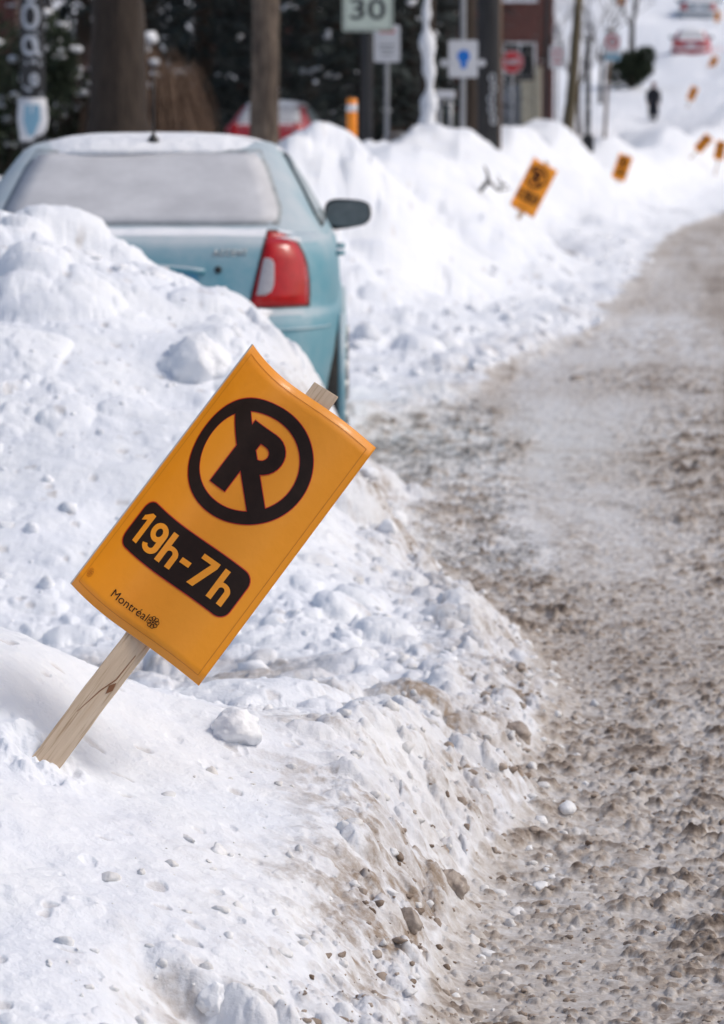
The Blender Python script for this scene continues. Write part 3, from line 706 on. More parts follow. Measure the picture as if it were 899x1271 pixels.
def make_car(paint, snow_roof=.03, snow_trunk=.012, snow_bumper=0, glass=None):
    glass = glass or M['frost']
    root = empty('parked_car', (0, 0, 0))
    zl = [.17, .20, .24, .30, .38, .45, .52, .60, .66, .695, .715, .73, .745, .76, .81, .86, .91, .96, .99, 1.015, 1.032, 1.045]
    body = solid(low_pt, zl, 112, .035).build('body', paint, root, smooth=True)
    cut = MB()
    for sx in (-1, 1):
        for yc in (.82, 3.32): cut.lathe([(sx * .58, 0.001), (sx * .58, .338), (sx * 1.0, .350), (sx * 1.0, .001)], 40, 'x', (0, yc, .315))
    co = cut.build('cutter', M['arch'], None, recalc=True)
    apply_bool(body, co)
    body.data.polygons.foreach_set('use_smooth', [True] * len(body.data.polygons))
    try: body.data.set_sharp_from_angle(angle=R(35))
    except Exception: pass
    solid(lambda p, z: g_pt(p, z), [1.0, 1.03, 1.06, 1.12, 1.18, 1.24, 1.30, 1.36, 1.39, 1.41, 1.425, 1.437, 1.445], 96, .018).build('roof', paint, body, smooth=True)
    # arch lips
    for sx in (-1, 1):
        for yc in (.82, 3.32):
            m = MB(); pts = [(sx * .876, yc + .352 * math.cos(R(a)), .315 + .352 * math.sin(R(a))) for a in range(-18, 199, 8)]
            m.tube(pts, .016, 8); m.build('arch_lip', paint, body, smooth=True)
    # rear window with rubber frame
    zr = [1.095 + (1.385 - 1.095) * i / 10 for i in range(11)]
    hw = lambda z: lerp_tab(z, [1.09, 1.14, 1.34, 1.38], [.585, .600, .525, .490])
    fr = thicken(patch(lambda u, v: g_rear(u, v, .003), [(z + (.016 if i == 10 else -.016 if i == 0 else 0), -hw(z) - .018, hw(z) + .018) for i, z in enumerate(zr)]).build('window_seal', M['seal_dusty'], root, smooth=True), .004)
    thicken(patch(lambda u, v: g_rear(u, v, .009), [(z, -hw(z), hw(z)) for z in zr]).build('rear_window', glass, root, smooth=True), .004)
    # windscreen
    def g_front(u, v, off):
        p = g_rear(u, v, off); a, b = lerp_tab(v, GZ, GR) - off, lerp_tab(v, GZ, GF) + off; return Vector((u, a + b - p.y, v))
    thicken(patch(lambda u, v: g_front(u, v, .006), [(z, -hw(z) - .02, hw(z) + .02) for z in [1.07] + zr]).build('windscreen', glass, root, smooth=True), .004)
    for sx in (-1, 1):
        rows_r = [(1.075, 1.02, 2.02), (1.12, 1.06, 2.02), (1.22, 1.20, 2.02), (1.31, 1.36, 2.02), (1.365, 1.50, 2.02)]
        rows_f = [(1.075, 2.08, 3.00), (1.12, 2.08, 2.92), (1.22, 2.08, 2.70), (1.31, 2.08, 2.50), (1.365, 2.08, 2.38)]
        for rows in (rows_r, rows_f):
            sl = thicken(patch(lambda u, v: g_side(u, v, sx, .002), [(z + (.014 if i == 4 else -.014 if i == 0 else 0), a - .022, b_ + .022) for i, (z, a, b_) in enumerate(rows)]).build('window_seal', M['black'], root, smooth=True), -.004 * sx)
            thicken(patch(lambda u, v: g_side(u, v, sx, .008), rows).build('side_window', M['side_glass'], root, smooth=True), -.004 * sx)
    # trunk lid shut lines, plate recess
    seam = MB()
    for sx in (-1, 1):
        ptz = [(sx * (.585 - .0), 1.060), (sx * .575, 1.03), (sx * .560, .98), (sx * .53, .88), (sx * .505, .78), (sx * .49, .745)]
        seam.tube([(x, rear_y(x, min(z, 1.045)) - .001, z) for x, z in ptz[1:]], .004, 6)
    seam.tube([(x / 20, rear_y(x / 20, .738) - .001, .738) for x in range(-9, 10)], .004, 6)
    seam.build('shut_line', M['black'], body)
    rec = patch(lambda u, v: Vector((u, rear_y(u, v) - .003, v)), [(.80, -.27, .27), (.84, -.275, .275), (.88, -.272, .272), (.905, -.262, .262)]).build('plate_recess', M['recess'], body, smooth=True)
    lip = MB(); lip.tube([(x / 20, rear_y(x / 20, .925) - .010 + .0 * abs(x), .918 - .0006 * x * x) for x in range(-6, 7)], .013, 8); lip.build('recess_lip', paint, body, smooth=True)
    pl = MB(); pl.box(-.15, .15, -.012, 0, -.075, .075, Matrix.Translation((0, rear_y(0, .85) - .005, .845))); pl.build('licence_plate', M['white_paint'], root, bevel=.004)
    # lamps
    for sx in (-1, 1):
        t = empty('tail_lamp', (0, 0, 0)); t.parent = root
        rows = [(.752, .492, .735), (.80, .502, .737), (.86, .516, .735), (.92, .530, .727), (.97, .542, .712), (1.01, .551, .690), (1.035, .557, .664), (1.052, .562, .628), (1.063, .566, .592)]
        def lp(u, v, off=.0):
            zz = min(v, 1.045); rr = next_i(rows, v); bul = .020 * (1 - (2 * (u - rr[0]) / (rr[1] - rr[0]) - 1) ** 4) if rr[1] > rr[0] else 0
            return Vector((sx * u, rear_y(u, zz) - .006 - bul * ss1(.752, .79, v) * ss1(1.063, 1.0, v) - off, v))
        def next_i(rows, v): return (np.interp(v, [r[0] for r in rows], [r[1] for r in rows]), np.interp(v, [r[0] for r in rows], [r[2] for r in rows]))
        rr_ = []
        for i in range(len(rows) - 1):
            for k in range(3): f = k / 3; rr_.append(tuple(rows[i][q] * (1 - f) + rows[i + 1][q] * f for q in range(3)))
        rr_.append(rows[-1])
        thicken(patch(lambda u, v: lp(u, v), rr_).build('red_lens', M['lamp_red'], t, smooth=True), .012 * sx)
        hsg = patch(lambda u, v: Vector((sx * u, rear_y(u, min(v, 1.045)) - .003, v)), [(r[0] + (.008 if i == len(rr_) - 1 else -.008 if i == 0 else 0), r[1] - .008, r[2] + .007) for i, r in enumerate(rr_)]).build('lamp_housing', M['black'], t, smooth=True)
        rc = [(.800, .516, .556), (.815, .520, .580), (.84, .525, .590), (.87, .530, .592), (.90, .536, .592), (.93, .542, .592), (.945, .546, .585), (.955, .551, .572)]
        thicken(patch(lambda u, v: lp(u, v, .003), rc).build('clear_lens', M['lamp_clear'], t, smooth=True), .004 * sx)
    # lettering, lock, sensors on the bumper
    tm = text_mesh('ACCENT', .040, .0012, spacing=1.25)
    xs = [v.co.x for v in tm.vertices]; k = .145 / (max(xs) - min(xs)); xm = (max(xs) + min(xs)) / 2
    for v in tm.vertices: xx = .405 + (v.co.x - xm) * k; v.co = (xx, rear_y(xx, .975) - .006, .975 + v.co.y)
    thicken(link('chrome_lettering', tm, M['chrome'], body), .004)
    lk = MB(); lk.lathe([(rear_y(.36, .905) - .008, .001), (rear_y(.36, .905) - .008, .012), (rear_y(.36, .905) - .003, .016)], 16, 'y', (.355, 0, .905)); lk.build('lock', M['metal_black'], body)
    bs = MB(); bs.tube([(x / 24 * .86, rear_y(x / 24 * .86, .66) - .002, .655) for x in range(-23, 24)], .006, 6); bs.build('bumper_crease', M['black'] if False else paint, body, smooth=True)
    # mirrors
    for sx in (-1, 1):
        mr = empty('wing_mirror', (0, 0, 0)); mr.parent = root
        m = MB(); cx, cy, cz = sx * .900, 2.72, 1.07; nU = 20
        prof = [(0.0, .93), (.012, 1.0), (.05, 1.0), (.09, .86), (.115, .55), (.125, .05)]
        for (dy, sc) in prof:
            for i in range(nU):
                a = 2 * math.pi * i / nU; ex = 3.4
                px_ = .118 * se(math.cos(a), ex) * sc; pz_ = .073 * se(math.sin(a), ex) * sc
                m.v.append((cx + px_, cy + dy, cz + pz_ * (1 - .18 * sx * px_ / .118) + .006 * sx * px_ / .118))
        for j in range(len(prof) - 1):
            for i in range(nU): m.f.append((j * nU + i, j * nU + (i + 1) % nU, (j + 1) * nU + (i + 1) % nU, (j + 1) * nU + i))
        m.f.append(tuple((len(prof) - 1) * nU + i for i in range(nU)))
        # glass sits back in the rim
        m.build('mirror_housing', M['black'], mr, smooth=True)
        g = MB(); g.add([(cx + .108 * se(math.cos(2 * math.pi * i / nU), 3.4), cy + .006, cz + .064 * se(math.sin(2 * math.pi * i / nU), 3.4)) for i in range(nU)], [tuple(range(nU))]); thicken(g.build('mirror_glass', M['mirror_dusty'], mr), .003)
        a_ = MB(); a_.tube([(sx * .74, 2.86, 1.035), (sx * .80, 2.82, 1.025), (sx * .86, 2.78, 1.035)], [.045, .035, .032], 8); a_.build('mirror_arm', M['black'], mr, smooth=True)
    # door handles
    for sx in (-1, 1):
        for y in (1.38, 2.28):
            hz = .93; wv = lerp_tab(hz, ZS, WS)
            a_ = MB(); a_.tube([(sx * wv, y - .08, hz), (sx * (wv + .028), y - .06, hz), (sx * (wv + .03), y + .05, hz), (sx * wv, y + .08, hz)], [.010, .013, .013, .010], 8); a_.build('door_handle', paint, root, smooth=True)
    # front: head lamps, grille, number plate
    for sx in (-1, 1):
        def fy(x, z): 
            a, b = lerp_tab(z, ZS, YR), lerp_tab(z, ZS, YF); return a + b - rear_y(x, z)
        hl = patch(lambda u, v: Vector((sx * u, fy(u, v) + .008, v)), [(.60, .45, .74), (.66, .44, .77), (.72, .45, .78), (.76, .50, .77)]).build('headlight', M['lamp_clear'], root, smooth=True); thicken(hl, .01)
    gr = patch(lambda u, v: Vector((u, lerp_tab(v, ZS, YR) + lerp_tab(v, ZS, YF) - rear_y(u, v) + .006, v)), [(.60, -.34, .34), (.66, -.36, .36), (.71, -.36, .36)]).build('grille', M['black'], root); thicken(gr, .01)
    # wheels
    for sx in (-1, 1):
        for yc in (.82, 3.32):
            wh = empty('wheel', (0, yc, .30)); wh.parent = root
            ty = MB(); x1 = sx * .892; x0 = sx * .70
            ty.lathe([(x0, .19), (x0, .27), (x0 + sx * .01, .292), (x0 + sx * .03, .300), (x1 - sx * .03, .300), (x1 - sx * .01, .292), (x1, .27), (x1 - sx * .004, .20)], 40); ty.build('tyre', M['rubber'], wh, smooth=True)
            rm = MB(); rm.lathe([(x1 - sx * .006, .203), (x1 - sx * .02, .195), (x1 - sx * .035, .17), (x1 - sx * .02, .08), (x1 - sx * .012, .03), (x1 - sx * .012, .0005)], 40)
            for q in range(7):
                a = 2 * math.pi * q / 7; rm.tube([(x1 - sx * .012, .05 * math.cos(a), .05 * math.sin(a)), (x1 - sx * .012, .18 * math.cos(a), .18 * math.sin(a))], [.02, .03], 6)
            rm.build('rim', M['rim'], wh, smooth=True)
    # aerial at the rear edge of the roof
    an = MB(); az = 1.435; ay = 1.25
    an.lathe([(az - .01, .030), (az + .012, .026), (az + .03, .012), (az + .04, .006)], 14, 'z', (0.02, ay, 0)); an.tube([(.02, ay, az + .03), (.02, ay + .03, az + .18), (.02, ay + .07, az + .36)], [.006, .0045, .003], 6); an.build('antenna', M['black'], root, smooth=True)
    # settled snow: roof, trunk lid, bumper shelf
    if snow_roof:
        def rs(u, v):     # u across, v along
            r = max(abs(u), abs(v)); 
            z0 = 1.443 + .018 * (1 - min(1, (u * u + v * v) / 2)); edge_ = (1 - abs(u) ** 5) * (1 - abs(v) ** 6)
            w2 = .595; y = 1.135 + (v + 1) / 2 * 1.40 + .02 * math.sin(u * 4); y = y + (.10 * abs(u) ** 3 if v < 0 else 0) * (1 if v < -.5 else 0)
            z0 = z0 - .060 * abs(u) ** 4 - .062 * max(0, -v) ** 5 - .05 * max(0, v) ** 6
            return Vector((u * w2, y, z0 + snow_roof * max(0, edge_) ** .6 * (1 + .05 * math.sin(9 * u + 3 * v) + .06 * math.sin(23 * u + 11 * v)) + .001))
        gg = [i / 24 - 1 for i in range(49)]
        b = MB(); b.grid(rs, gg, gg); sn = b.build('roof_snow', M['snowy'], root, smooth=True); thicken(sn, .02)
    if snow_trunk:
        def ts(u, v):
            y = .20 + (v + 1) / 2 * .34; e_ = max(0, 1 - abs(v) ** 4) * max(0, 1 - abs(u) ** 8)
            y += .06 * abs(u) ** 4
            return Vector((u * .70, y, 1.047 + .018 * (v + 1) / 2 * 1.0 - .02 * abs(u) ** 6 + snow_trunk * e_ ** .6 * (1 + .4 * math.sin(13 * u) * math.cos(5 * u))))
        gg = [i / 24 - 1 for i in range(49)]; hh = [i / 8 - 1 for i in range(17)]
        b = MB(); b.grid(ts, gg, hh); sn = b.build('trunk_snow', M['snowy'], root, smooth=True); thicken(sn, .015)
    if snow_bumper:
        m = MB(); 
        for i in range(36): x = -.72 + 1.44 * i / 35; m.blob((x, rear_y(x, .66) + .0, .70), .06 + snow_bumper * random.uniform(.6, 1), i, flat=.6)
        m.build('bumper_snow', M['snowy'], root, smooth=True)
    return root
def ss1(a, b, x): t = min(1, max(0, (x - a) / (b - a))); return t * t * (3 - 2 * t)
M['seal_dusty'] = mat('frosty_window_seal', (.22, .24, .26), .8, noise=(14, .2, (.38, .41, .43)))
M['recess'] = mat('blue_teal_paint_recess', (.05, .22, .36), .45, noise=(6, .2, (.09, .28, .40)))
M['mirror_dusty'] = mat('dirty_mirror_glass', (.16, .19, .21), .30, .85, noise=(18, .2, (.25, .28, .30)))
teal = car_paint('dusty_teal_paint', (.040, .265, .350)); redp = car_paint('red_paint', (.45, .006, .016), (.40, .10, .12)); silver = car_paint('silver_paint', (.30, .31, .33)); 
car = make_car(teal, .014, .008)
car.location = (-.962, 14.05, 0.0); car.rotation_euler = (0, 0, R(.2))
tag(car, 'teal four-door sedan with frosted rear window parked behind the snow pile', 'car')
c2 = make_car(redp, .08, .05, .03); b = P(857.5, 79, 152); c2.location = (b.x, b.y, gz(b.x, b.y) - .1 if False else b.z - .02); c2.rotation_euler = (R(4), 0, R(-6))
tag(c2, 'small red car with snow on roof and bumper, parked up the hill', 'car')
c3 = make_car(silver, .10, .04, .02); b = P(867, 17, 182); c3.location = (b.x, b.y, b.z - .75); c3.rotation_euler = (R(4), 0, R(-6)); c3.scale = (1.25, 1.2, 1.25)
tag(c3, 'silver snow-dusted car at the very top of the hill', 'car')
c4 = make_car(redp, .05, .01, .0); b = P(328, 121, 50); c4.location = (b.x, b.y, b.z - 1.21); c4.rotation_euler = (0, 0, R(-6)); c4.scale = (.78, .78, .78)
tag(c4, 'red car half hidden behind the slim tree trunk and white mound', 'car')
print('car2 ground', gz(*c2.location[:2]), c2.location.z, 'car3', gz(*c3.location[:2]), c3.location.z)

# ------------------------------------------------------------------ things behind: where a line of sight meets the ground
def hit(px, py, d0, d1=300):
    d = d0
    while d < d1:
        p = P(px, py, d)
        if gz(p.x, p.y) >= p.z: return Vector((p.x, p.y, gz(p.x, p.y)))
        d += .02 if d < 12 else .25
    p = P(px, py, d0); return Vector((p.x, p.y, gz(p.x, p.y)))
def at(px, d):
    x = (px - 449.5) / F * d / .9933; return Vector((x, d, gz(x, d)))
def zpx(py, d): return P(449.5, py, d).z
def strip_on_cyl(b, c, r, pts, wd, z0):
    """painted line on a pole's face: pts = (angle in degrees, height) with 0 facing the viewer"""
    n = len(b.v); k = 0
    for i, (a, z) in enumerate(pts):
        a0, z0_ = pts[max(0, i - 1)]; a1, z1_ = pts[min(len(pts) - 1, i + 1)]
        t = Vector((R(a1 - a0) * r, z1_ - z0_)); t = t.normalized() if t.length > 0 else Vector((0, 1)); nn = Vector((-t.y, t.x)) * wd / 2
        for sg in (1, -1):
            aa = R(a) + sg * nn.x / r; zz = z + sg * nn.y
            b.v.append((c[0] + (r + .003) * math.sin(aa), c[1] - (r + .003) * math.cos(aa), zz))
    for i in range(len(pts) - 1): b.f.append((n + 2 * i, n + 2 * i + 1, n + 2 * i + 3, n + 2 * i + 2))
def oval(ca, cz, ra, rz, n=20, a0=0, a1=360): return [(ca + ra * math.cos(R(a0 + (a1 - a0) * i / n)), cz + rz * math.sin(R(a0 + (a1 - a0) * i / n))) for i in range(n + 1)]

def pole(name, px, d, r, h, m, label, cat, r_top=None, lean=0, n=16):
    b = at(px, d); t = empty(name, b, label, cat); q = MB()
    q.tube([(0, 0, -.3), (lean * .3, 0, h * .3), (lean * .6, 0, h * .6), (lean, 0, h)], [r, r, (r + (r_top or r)) / 2, r_top or r], n); q.build('shaft', m, t, smooth=True); return t, b
# utility pole with pale graffiti and a poster
t, b = pole('utility_pole', 47, 40, .145, 9.5, M['pole_dark'], 'black utility pole with pale looping graffiti left of the wide tree trunk', 'utility pole', .11)
g = MB(); z = lambda py: zpx(py, 39.86) - b.z
strip_on_cyl(g, (0, 0), .145, oval(-4, z(20), 36, .135), .055, 0); strip_on_cyl(g, (0, 0), .145, oval(0, z(-18), 34, .16), .055, 0)
strip_on_cyl(g, (0, 0), .145, oval(-8, z(56), 34, .10), .05, 0); strip_on_cyl(g, (0, 0), .145, [(30, z(40)), (5, z(48)), (25, z(62)), (45, z(70))], .045, 0)
strip_on_cyl(g, (0, 0), .145, [(-30, z(78)), (10, z(76)), (48, z(80))], .05, 0); strip_on_cyl(g, (0, 0), .145, [(10, z(76)), (-42, z(108)), (-10, z(112)), (48, z(118))], .05, 0); strip_on_cyl(g, (0, 0), .145, oval(12, z(99), 14, .06), .04, 0)
g.build('graffiti', M['graffiti'], t)
po = empty('poster', (b.x, b.y - .16, b.z + z(148)), 'white paper poster with blue picture wrapped on the graffiti pole', 'poster')
q = MB()
for j, (zz, hw_) in enumerate(((.25, .16), (.12, .175), (0, .185), (-.12, .165), (-.26, .10))):
    for i in range(9):
        u = (i / 8 - .5) * 2; q.v.append((u * hw_ - (.05 if j == 4 else 0), .07 * abs(u) ** 2 + .006 * math.sin(i + j), zz))
for j in range(4):
    for i in range(8): q.f.append((j * 9 + i, j * 9 + i + 1, (j + 1) * 9 + i + 1, (j + 1) * 9 + i))
sh = q.build('sheet', M['paper'] if 'paper' in M else M['white_paint'], po, smooth=True); thicken(sh, .002)
q = MB(); q.add([(-.08, -.004, .17), (.09, -.004, .17), (.10, .0, .0), (.02, -.006, -.19), (-.05, -.004, -.20), (-.10, -.003, -.02)], [(0, 1, 2, 3, 4, 5)]); q.build('picture', M['bluegrey'], po)

# bare trees -----------------------------------------------------------
def limb(b, p, v, L_, r, depth, rr, twig=None, snow=None):
    pts = [p]; n = 6; d = v.normalized(); rad = [r]
    for i in range(n):
        d = (d + Vector((rr.uniform(-.16, .16), rr.uniform(-.16, .16), rr.uniform(-.04, .12)))).normalized(); pts.append(pts[-1] + d * L_ / n); rad.append(r * (1 - .62 * (i + 1) / n))
    b.tube(pts, rad, 8 if r > .03 else 4)
    if snow is not None and r > .012:
        for i in range(1, n):
            if rr.random() < .7 and abs(d.z) < .85: snow.blob(pts[i] + Vector((0, 0, rad[i] * .9)), rad[i] * 1.0 + .015, rr.randint(0, 999), 6, 4, .6)
    if depth > 0:
        for k in range(rr.choice((3, 4, 4))):
            i = rr.randint(2, n); a = Vector((rr.uniform(-1, 1), rr.uniform(-1, 1), rr.uniform(.0, .8))).normalized()
            limb(b, pts[i], d * .7 + a, L_ * rr.uniform(.45, .7), rad[i] * .62, depth - 1, rr, twig, snow)
def bare_tree(px, d, r0, r1, h, m, label, lean=0, fork=3.2, seed=1, flare=1.5, limbs=5, snow=False, name='bare_tree'):
    b = at(px, d); t = empty(name, b, label, 'tree'); rr = random.Random(seed)
    q = MB(); pts = []; rad = []
    for i in range(15):
        f = i / 14; zz = -.3 + (fork + .3) * f; pts.append((lean * f + .02 * math.sin(5 * f + seed), .02 * math.cos(4 * f), zz)); rad.append((r0 + (r1 - r0) * f) * (1 + (flare - 1) * math.exp(-max(0, zz) / .45)))
    q.tube(pts, rad, 22, jit=.085); q.build('trunk', m, t, smooth=True)
    c = MB(); sn = MB() if snow else None; top = Vector(pts[-1])
    for k in range(limbs):
        a = 2 * math.pi * k / limbs + rr.uniform(-.4, .4); tilt = .25 if k == 0 else rr.uniform(.5, .95)
        limb(c, top - Vector((0, 0, .05 + .25 * rr.random() * (k > 0))), Vector((math.cos(a) * tilt, math.sin(a) * tilt, 1)), (h - fork) * rr.uniform(.5, .7), r1 * (.8 if k == 0 else .5), 3, rr, None, sn)
    c.build('crown', m, t, smooth=True)
    if sn and sn.v: sn.build('branch_snow', M['snowy'], t, smooth=True)['kind'] = 'stuff'
    return t
bare_tree(153, 42, .335, .30, 12, M['bark_dark'], 'wide dark tree trunk flaring at its foot, behind the teal car roof', fork=5, seed=3, flare=2.0)
bare_tree(331, 40, .165, .145, 10, M['bark_brown'], 'slim brown tree trunk right of the car roof, in front of the dark evergreens', lean=-.02, fork=4.6, seed=5, flare=1.2)
bare_tree(579, 49, .13, .12, 9, M['bark_dark'], 'dark brown tree trunk just left of the black utility pole', fork=4.5, seed=8, flare=1.2)
bare_tree(696, 70, .13, .09, 9, M['bark_olive'], 'olive brown tree leaning right, with a snowy limb, right of the brick house', lean=.33, fork=3.4, seed=12, flare=1.3, snow=True, limbs=4)
tt = bare_tree(531, 43, .12, .07, 5.5, M['bark_dark'], 'small tree with its lower trunk plastered in white snow', fork=2.0, seed=21, flare=1.1, limbs=6, snow=True)
q = MB(); pts = []; rad = []
for i in range(60): zz = -.2 + i * .036; pts.append((.045 * math.sin(zz * 2.6 + .5) + .05 * zz - .06, -.075, zz)); rad.append(.095 + .022 * math.sin(zz * 7.3) + .016 * math.sin(zz * 17 + 1) - .02 * zz)
q.tube(pts, rad, 14, jit=.12)
q.build('trunk_snow', M['snowy'], tt, smooth=True)
for i, (px, d, sd_, lab) in enumerate(((655, 100, 31, 'thin bare tree in front of the brick house'), (778, 150, 33, 'bare twiggy tree at the hill top right of the parking sign'), (742, 130, 35, 'thin bare tree behind the red-ringed parking sign'), (500, 64, 37, 'thin bare tree between the evergreens and the blue-symbol sign'), (715, 115, 39, 'thin bare tree behind the black banded post'))):
    bare_tree(px, d, .09, .06, 6.5, M['bark_dark'], lab, fork=1.7, seed=sd_, flare=1.1, limbs=6, snow=True)

# evergreens ------------------------------------------------------------
def spruce(px, d, h, rad, label, seed, snown=40, leaf=.17, dens=1.25, ml=None):
    b = at(px, d); t = empty('spruce_tree', b, label, 'tree'); rr = random.Random(seed)
    q = MB(); q.tube([(0, 0, -.2), (0, 0, h * .5), (0, 0, h * .97)], [rad * .09, rad * .06, .02], 8); q.build('trunk', M['bark_dark'], t, smooth=True)
    c = MB(); sn = MB(); tips = []
    nb = int(150 * dens)
    for k in range(nb):
        f = (k / nb) ** 1.15; zz = .15 + f * h * .95; a = k * 2.39996 + rr.uniform(-.3, .3); L_ = rad * (1 - f) ** .8 * rr.uniform(.75, 1.1) + .15
        for i in range(int(L_ / leaf * 2.4) + 2):
            u = rr.random() ** .7; r_ = L_ * u; droop = -.28 * r_ + .10 * r_ * r_ / max(L_, .1)
            base = Vector((math.cos(a) * r_, math.sin(a) * r_, zz + droop)); wv = (.12 + .22 * L_ * (1 - u)); side = rr.uniform(-wv, wv)
            base += Vector((-math.sin(a) * side, math.cos(a) * side, rr.uniform(-.06, .04)))
            e = Vector((math.cos(a + side), math.sin(a + side), rr.uniform(-.7, .1))).normalized() * leaf * rr.uniform(.8, 1.7)
            s_ = Vector((-e.y, e.x, rr.uniform(-.05, .05))).normalized() * leaf * .32
            c.add([base - s_, base + s_, base + e + s_ * .4, base + e - s_ * .4], [(0, 1, 2, 3)])
            if u > .45 and zz < 5: tips.append(base)
    c.build('crown', ml or M['needles'], t, recalc=False)
    rr.shuffle(tips)
    for p in tips[:int(snown * .55)]:
        for k in range(rr.randint(2, 5)): sn.blob(p + Vector((rr.uniform(-.16, .16), rr.uniform(-.1, .1), .04 + rr.uniform(-.05, .06))), rr.uniform(.03, .075), rr.randint(0, 9999), 7, 4, .6)
    if sn.v: sn.build('branch_snow', M['snowy'], t, smooth=True)['kind'] = 'stuff'
    return t
for (px, d, h, rad, lab, sd_, sn) in ((255, 53, 9, 2.0, 'dark spruce between the two nearest tree trunks', 1, 26), (385, 59, 10, 2.0, 'dark spruce right behind the slim brown trunk', 2, 30), (455, 52, 9, 1.7, 'dark spruce directly behind the speed limit sign', 3, 26),
                                      (508, 62, 9, 1.7, 'dark spruce behind the small snow-plastered tree', 4, 16), (190, 62, 10, 2.4, 'tall spruce behind the arching brown bush', 5, 30), (548, 66, 8, 1.1, 'dark spruce behind the blue-symbol sign', 6, 14), (110, 60, 9, 2.0, 'spruce behind the reddish bush right of the graffiti pole', 7, 40), (315, 66, 11, 2.6, 'tallest spruce, behind the gap left of the slim brown trunk', 9, 22), (420, 66, 11, 2.6, 'broad spruce at the back, behind the orange marker post', 10, 22)):
    spruce(px, d, h, rad, lab, sd_, sn)
def bush(px, d, w_, h, label, seed, m, n=1500, leaf=.07, snown=30, name='evergreen_shrub', py=None):
    b = at(px, d) if py is None else hit(px, py, d); t = empty(name, b, label, 'shrub'); rr = random.Random(seed); c = MB(); sn = MB(); st = MB()
    for k in range(9): a = rr.uniform(0, 6.28); st.tube([(0, 0, -.1), (math.cos(a) * w_ * .2, math.sin(a) * w_ * .2, h * .4), (math.cos(a) * w_ * .35, math.sin(a) * w_ * .3, h * .85)], [.03, .02, .008], 5)
    st.build('stem', M['bark_dark'], t)
    lob = [(rr.uniform(-.75, .75) * w_, rr.uniform(-.3, .3) * w_, rr.uniform(.15, .85) * h, rr.uniform(.20, .36) * w_) for _ in range(7)] + [(0, 0, .5 * h, .5 * w_)]
    for k in range(n):
        lx, ly, lz, lr = rr.choice(lob); v = Vector((rr.gauss(0, 1), rr.gauss(0, 1), rr.gauss(0, 1))).normalized() * lr * rr.uniform(.35, 1.05)
        p = Vector((lx, ly, lz)) + Vector((v.x, v.y, v.z * h / w_ * .8)); 
        if p.z < .02: continue
        e = (v.normalized() + Vector((rr.uniform(-.6, .6), rr.uniform(-.6, .6), rr.uniform(-.3, .6)))).normalized() * leaf * rr.uniform(.7, 1.5); s_ = Vector((rr.uniform(-1, 1), rr.uniform(-1, 1), rr.uniform(-1, 1))).cross(e).normalized() * leaf * .4
        c.add([p - s_, p + s_, p + e + s_ * .5, p + e - s_ * .5], [(0, 1, 2, 3)])
        if k % max(1, n // max(1, snown)) == 0 and snown and v.z > -.05:
            for _ in range(3): sn.blob(p + Vector((rr.uniform(-.08, .08), rr.uniform(-.08, .08), .04)), rr.uniform(.04, .10), k, 7, 4, .6)
    c.build('foliage', m, t, recalc=False)
    if sn.v: sn.build('branch_snow', M['snowy'], t, smooth=True)['kind'] = 'stuff'
    return t
bush(14, 44, 1.1, 2.1, 'green cedar shrub with snow clumps at the left border', 3, M['cedar'], 5200, .07, 60)
bush(-40, 47, 1.6, 2.3, 'green cedar shrub cut off by the left border', 4, M['cedar'], 5200, .08, 60)
bush(80, 45, .62, 1.9, 'small cedar shrub with snow right beside the graffiti pole', 5, M['cedar'], 3400, .06, 50)
bush(784, 112, 1.25, 1.75, 'round dark green shrub on the snowy slope above the walking person', 6, M['cedar'], 4200, .12, 0, py=112)
def twig_bush(px, d, w_, h, label, seed, m, n=420, droop=1.0, snown=20):
    b = at(px, d); t = empty('twiggy_bush', b, label, 'shrub'); rr = random.Random(seed); c = MB(); sn = MB()
    for k in range(n):
        a = rr.uniform(0, 6.283); R_ = w_ * rr.random() ** .5; H_ = h * rr.uniform(.55, 1.0) * (1 - .25 * R_ / w_); pts = []; p0 = Vector((rr.uniform(-.15, .15), rr.uniform(-.15, .15), -.05))
        for i in range(8):
            f = i / 7; r_ = R_ * (f ** 1.3); zz = H_ * math.sin(min(1, f * (1.2 if droop else .85)) * math.pi * .5) if f < .7 or not droop else H_ * (1 - droop * ((f - .7) / .3) ** 1.5 * .75)
            pts.append(p0 + Vector((math.cos(a) * r_ + rr.uniform(-.02, .02), math.sin(a) * r_ * .7, zz)))
        c.tube(pts, [.011, .010, .009, .008, .006, .005, .005, .004], 3, cap=False)
        if k % max(1, n // snown) == 0: 
            for _ in range(3): sn.blob(pts[rr.choice((4, 5))] + Vector((rr.uniform(-.06, .06), 0, .03)), rr.uniform(.04, .10), k, 7, 4, .6)
    c.build('twigs', m, t, recalc=False)
    if sn.v: sn.build('twig_snow', M['snowy'], t, smooth=True)['kind'] = 'stuff'
    return t
twig_bush(190, 44.5, .95, 2.0, 'arching brown weeping bush behind the wide dark trunk', 8, M['twig'], 900, 1.0, 7)
twig_bush(112, 46, .75, 2.3, 'upright reddish twig bush left of the wide dark trunk', 9, M['twig_red'], 420, 0, 26)
twig_bush(505, 52, .5, .9, 'low brown twiggy bush under the small snow-plastered tree', 10, M['twig'], 160, 0, 8)
b = at(196, 44.6); q = MB()
for i in range(5): q.blob((b.x - .06 - .03 * i, b.y, zpx(52, 44.6) + .04 * (i % 3) - .045 * i + .05), .10, i, 8, 5, .9)
so = q.build('snow_clump', M['snowy'], None, smooth=True); tag(so, 'white snow clump caught on top of the arching brown bush', 'snow clump')

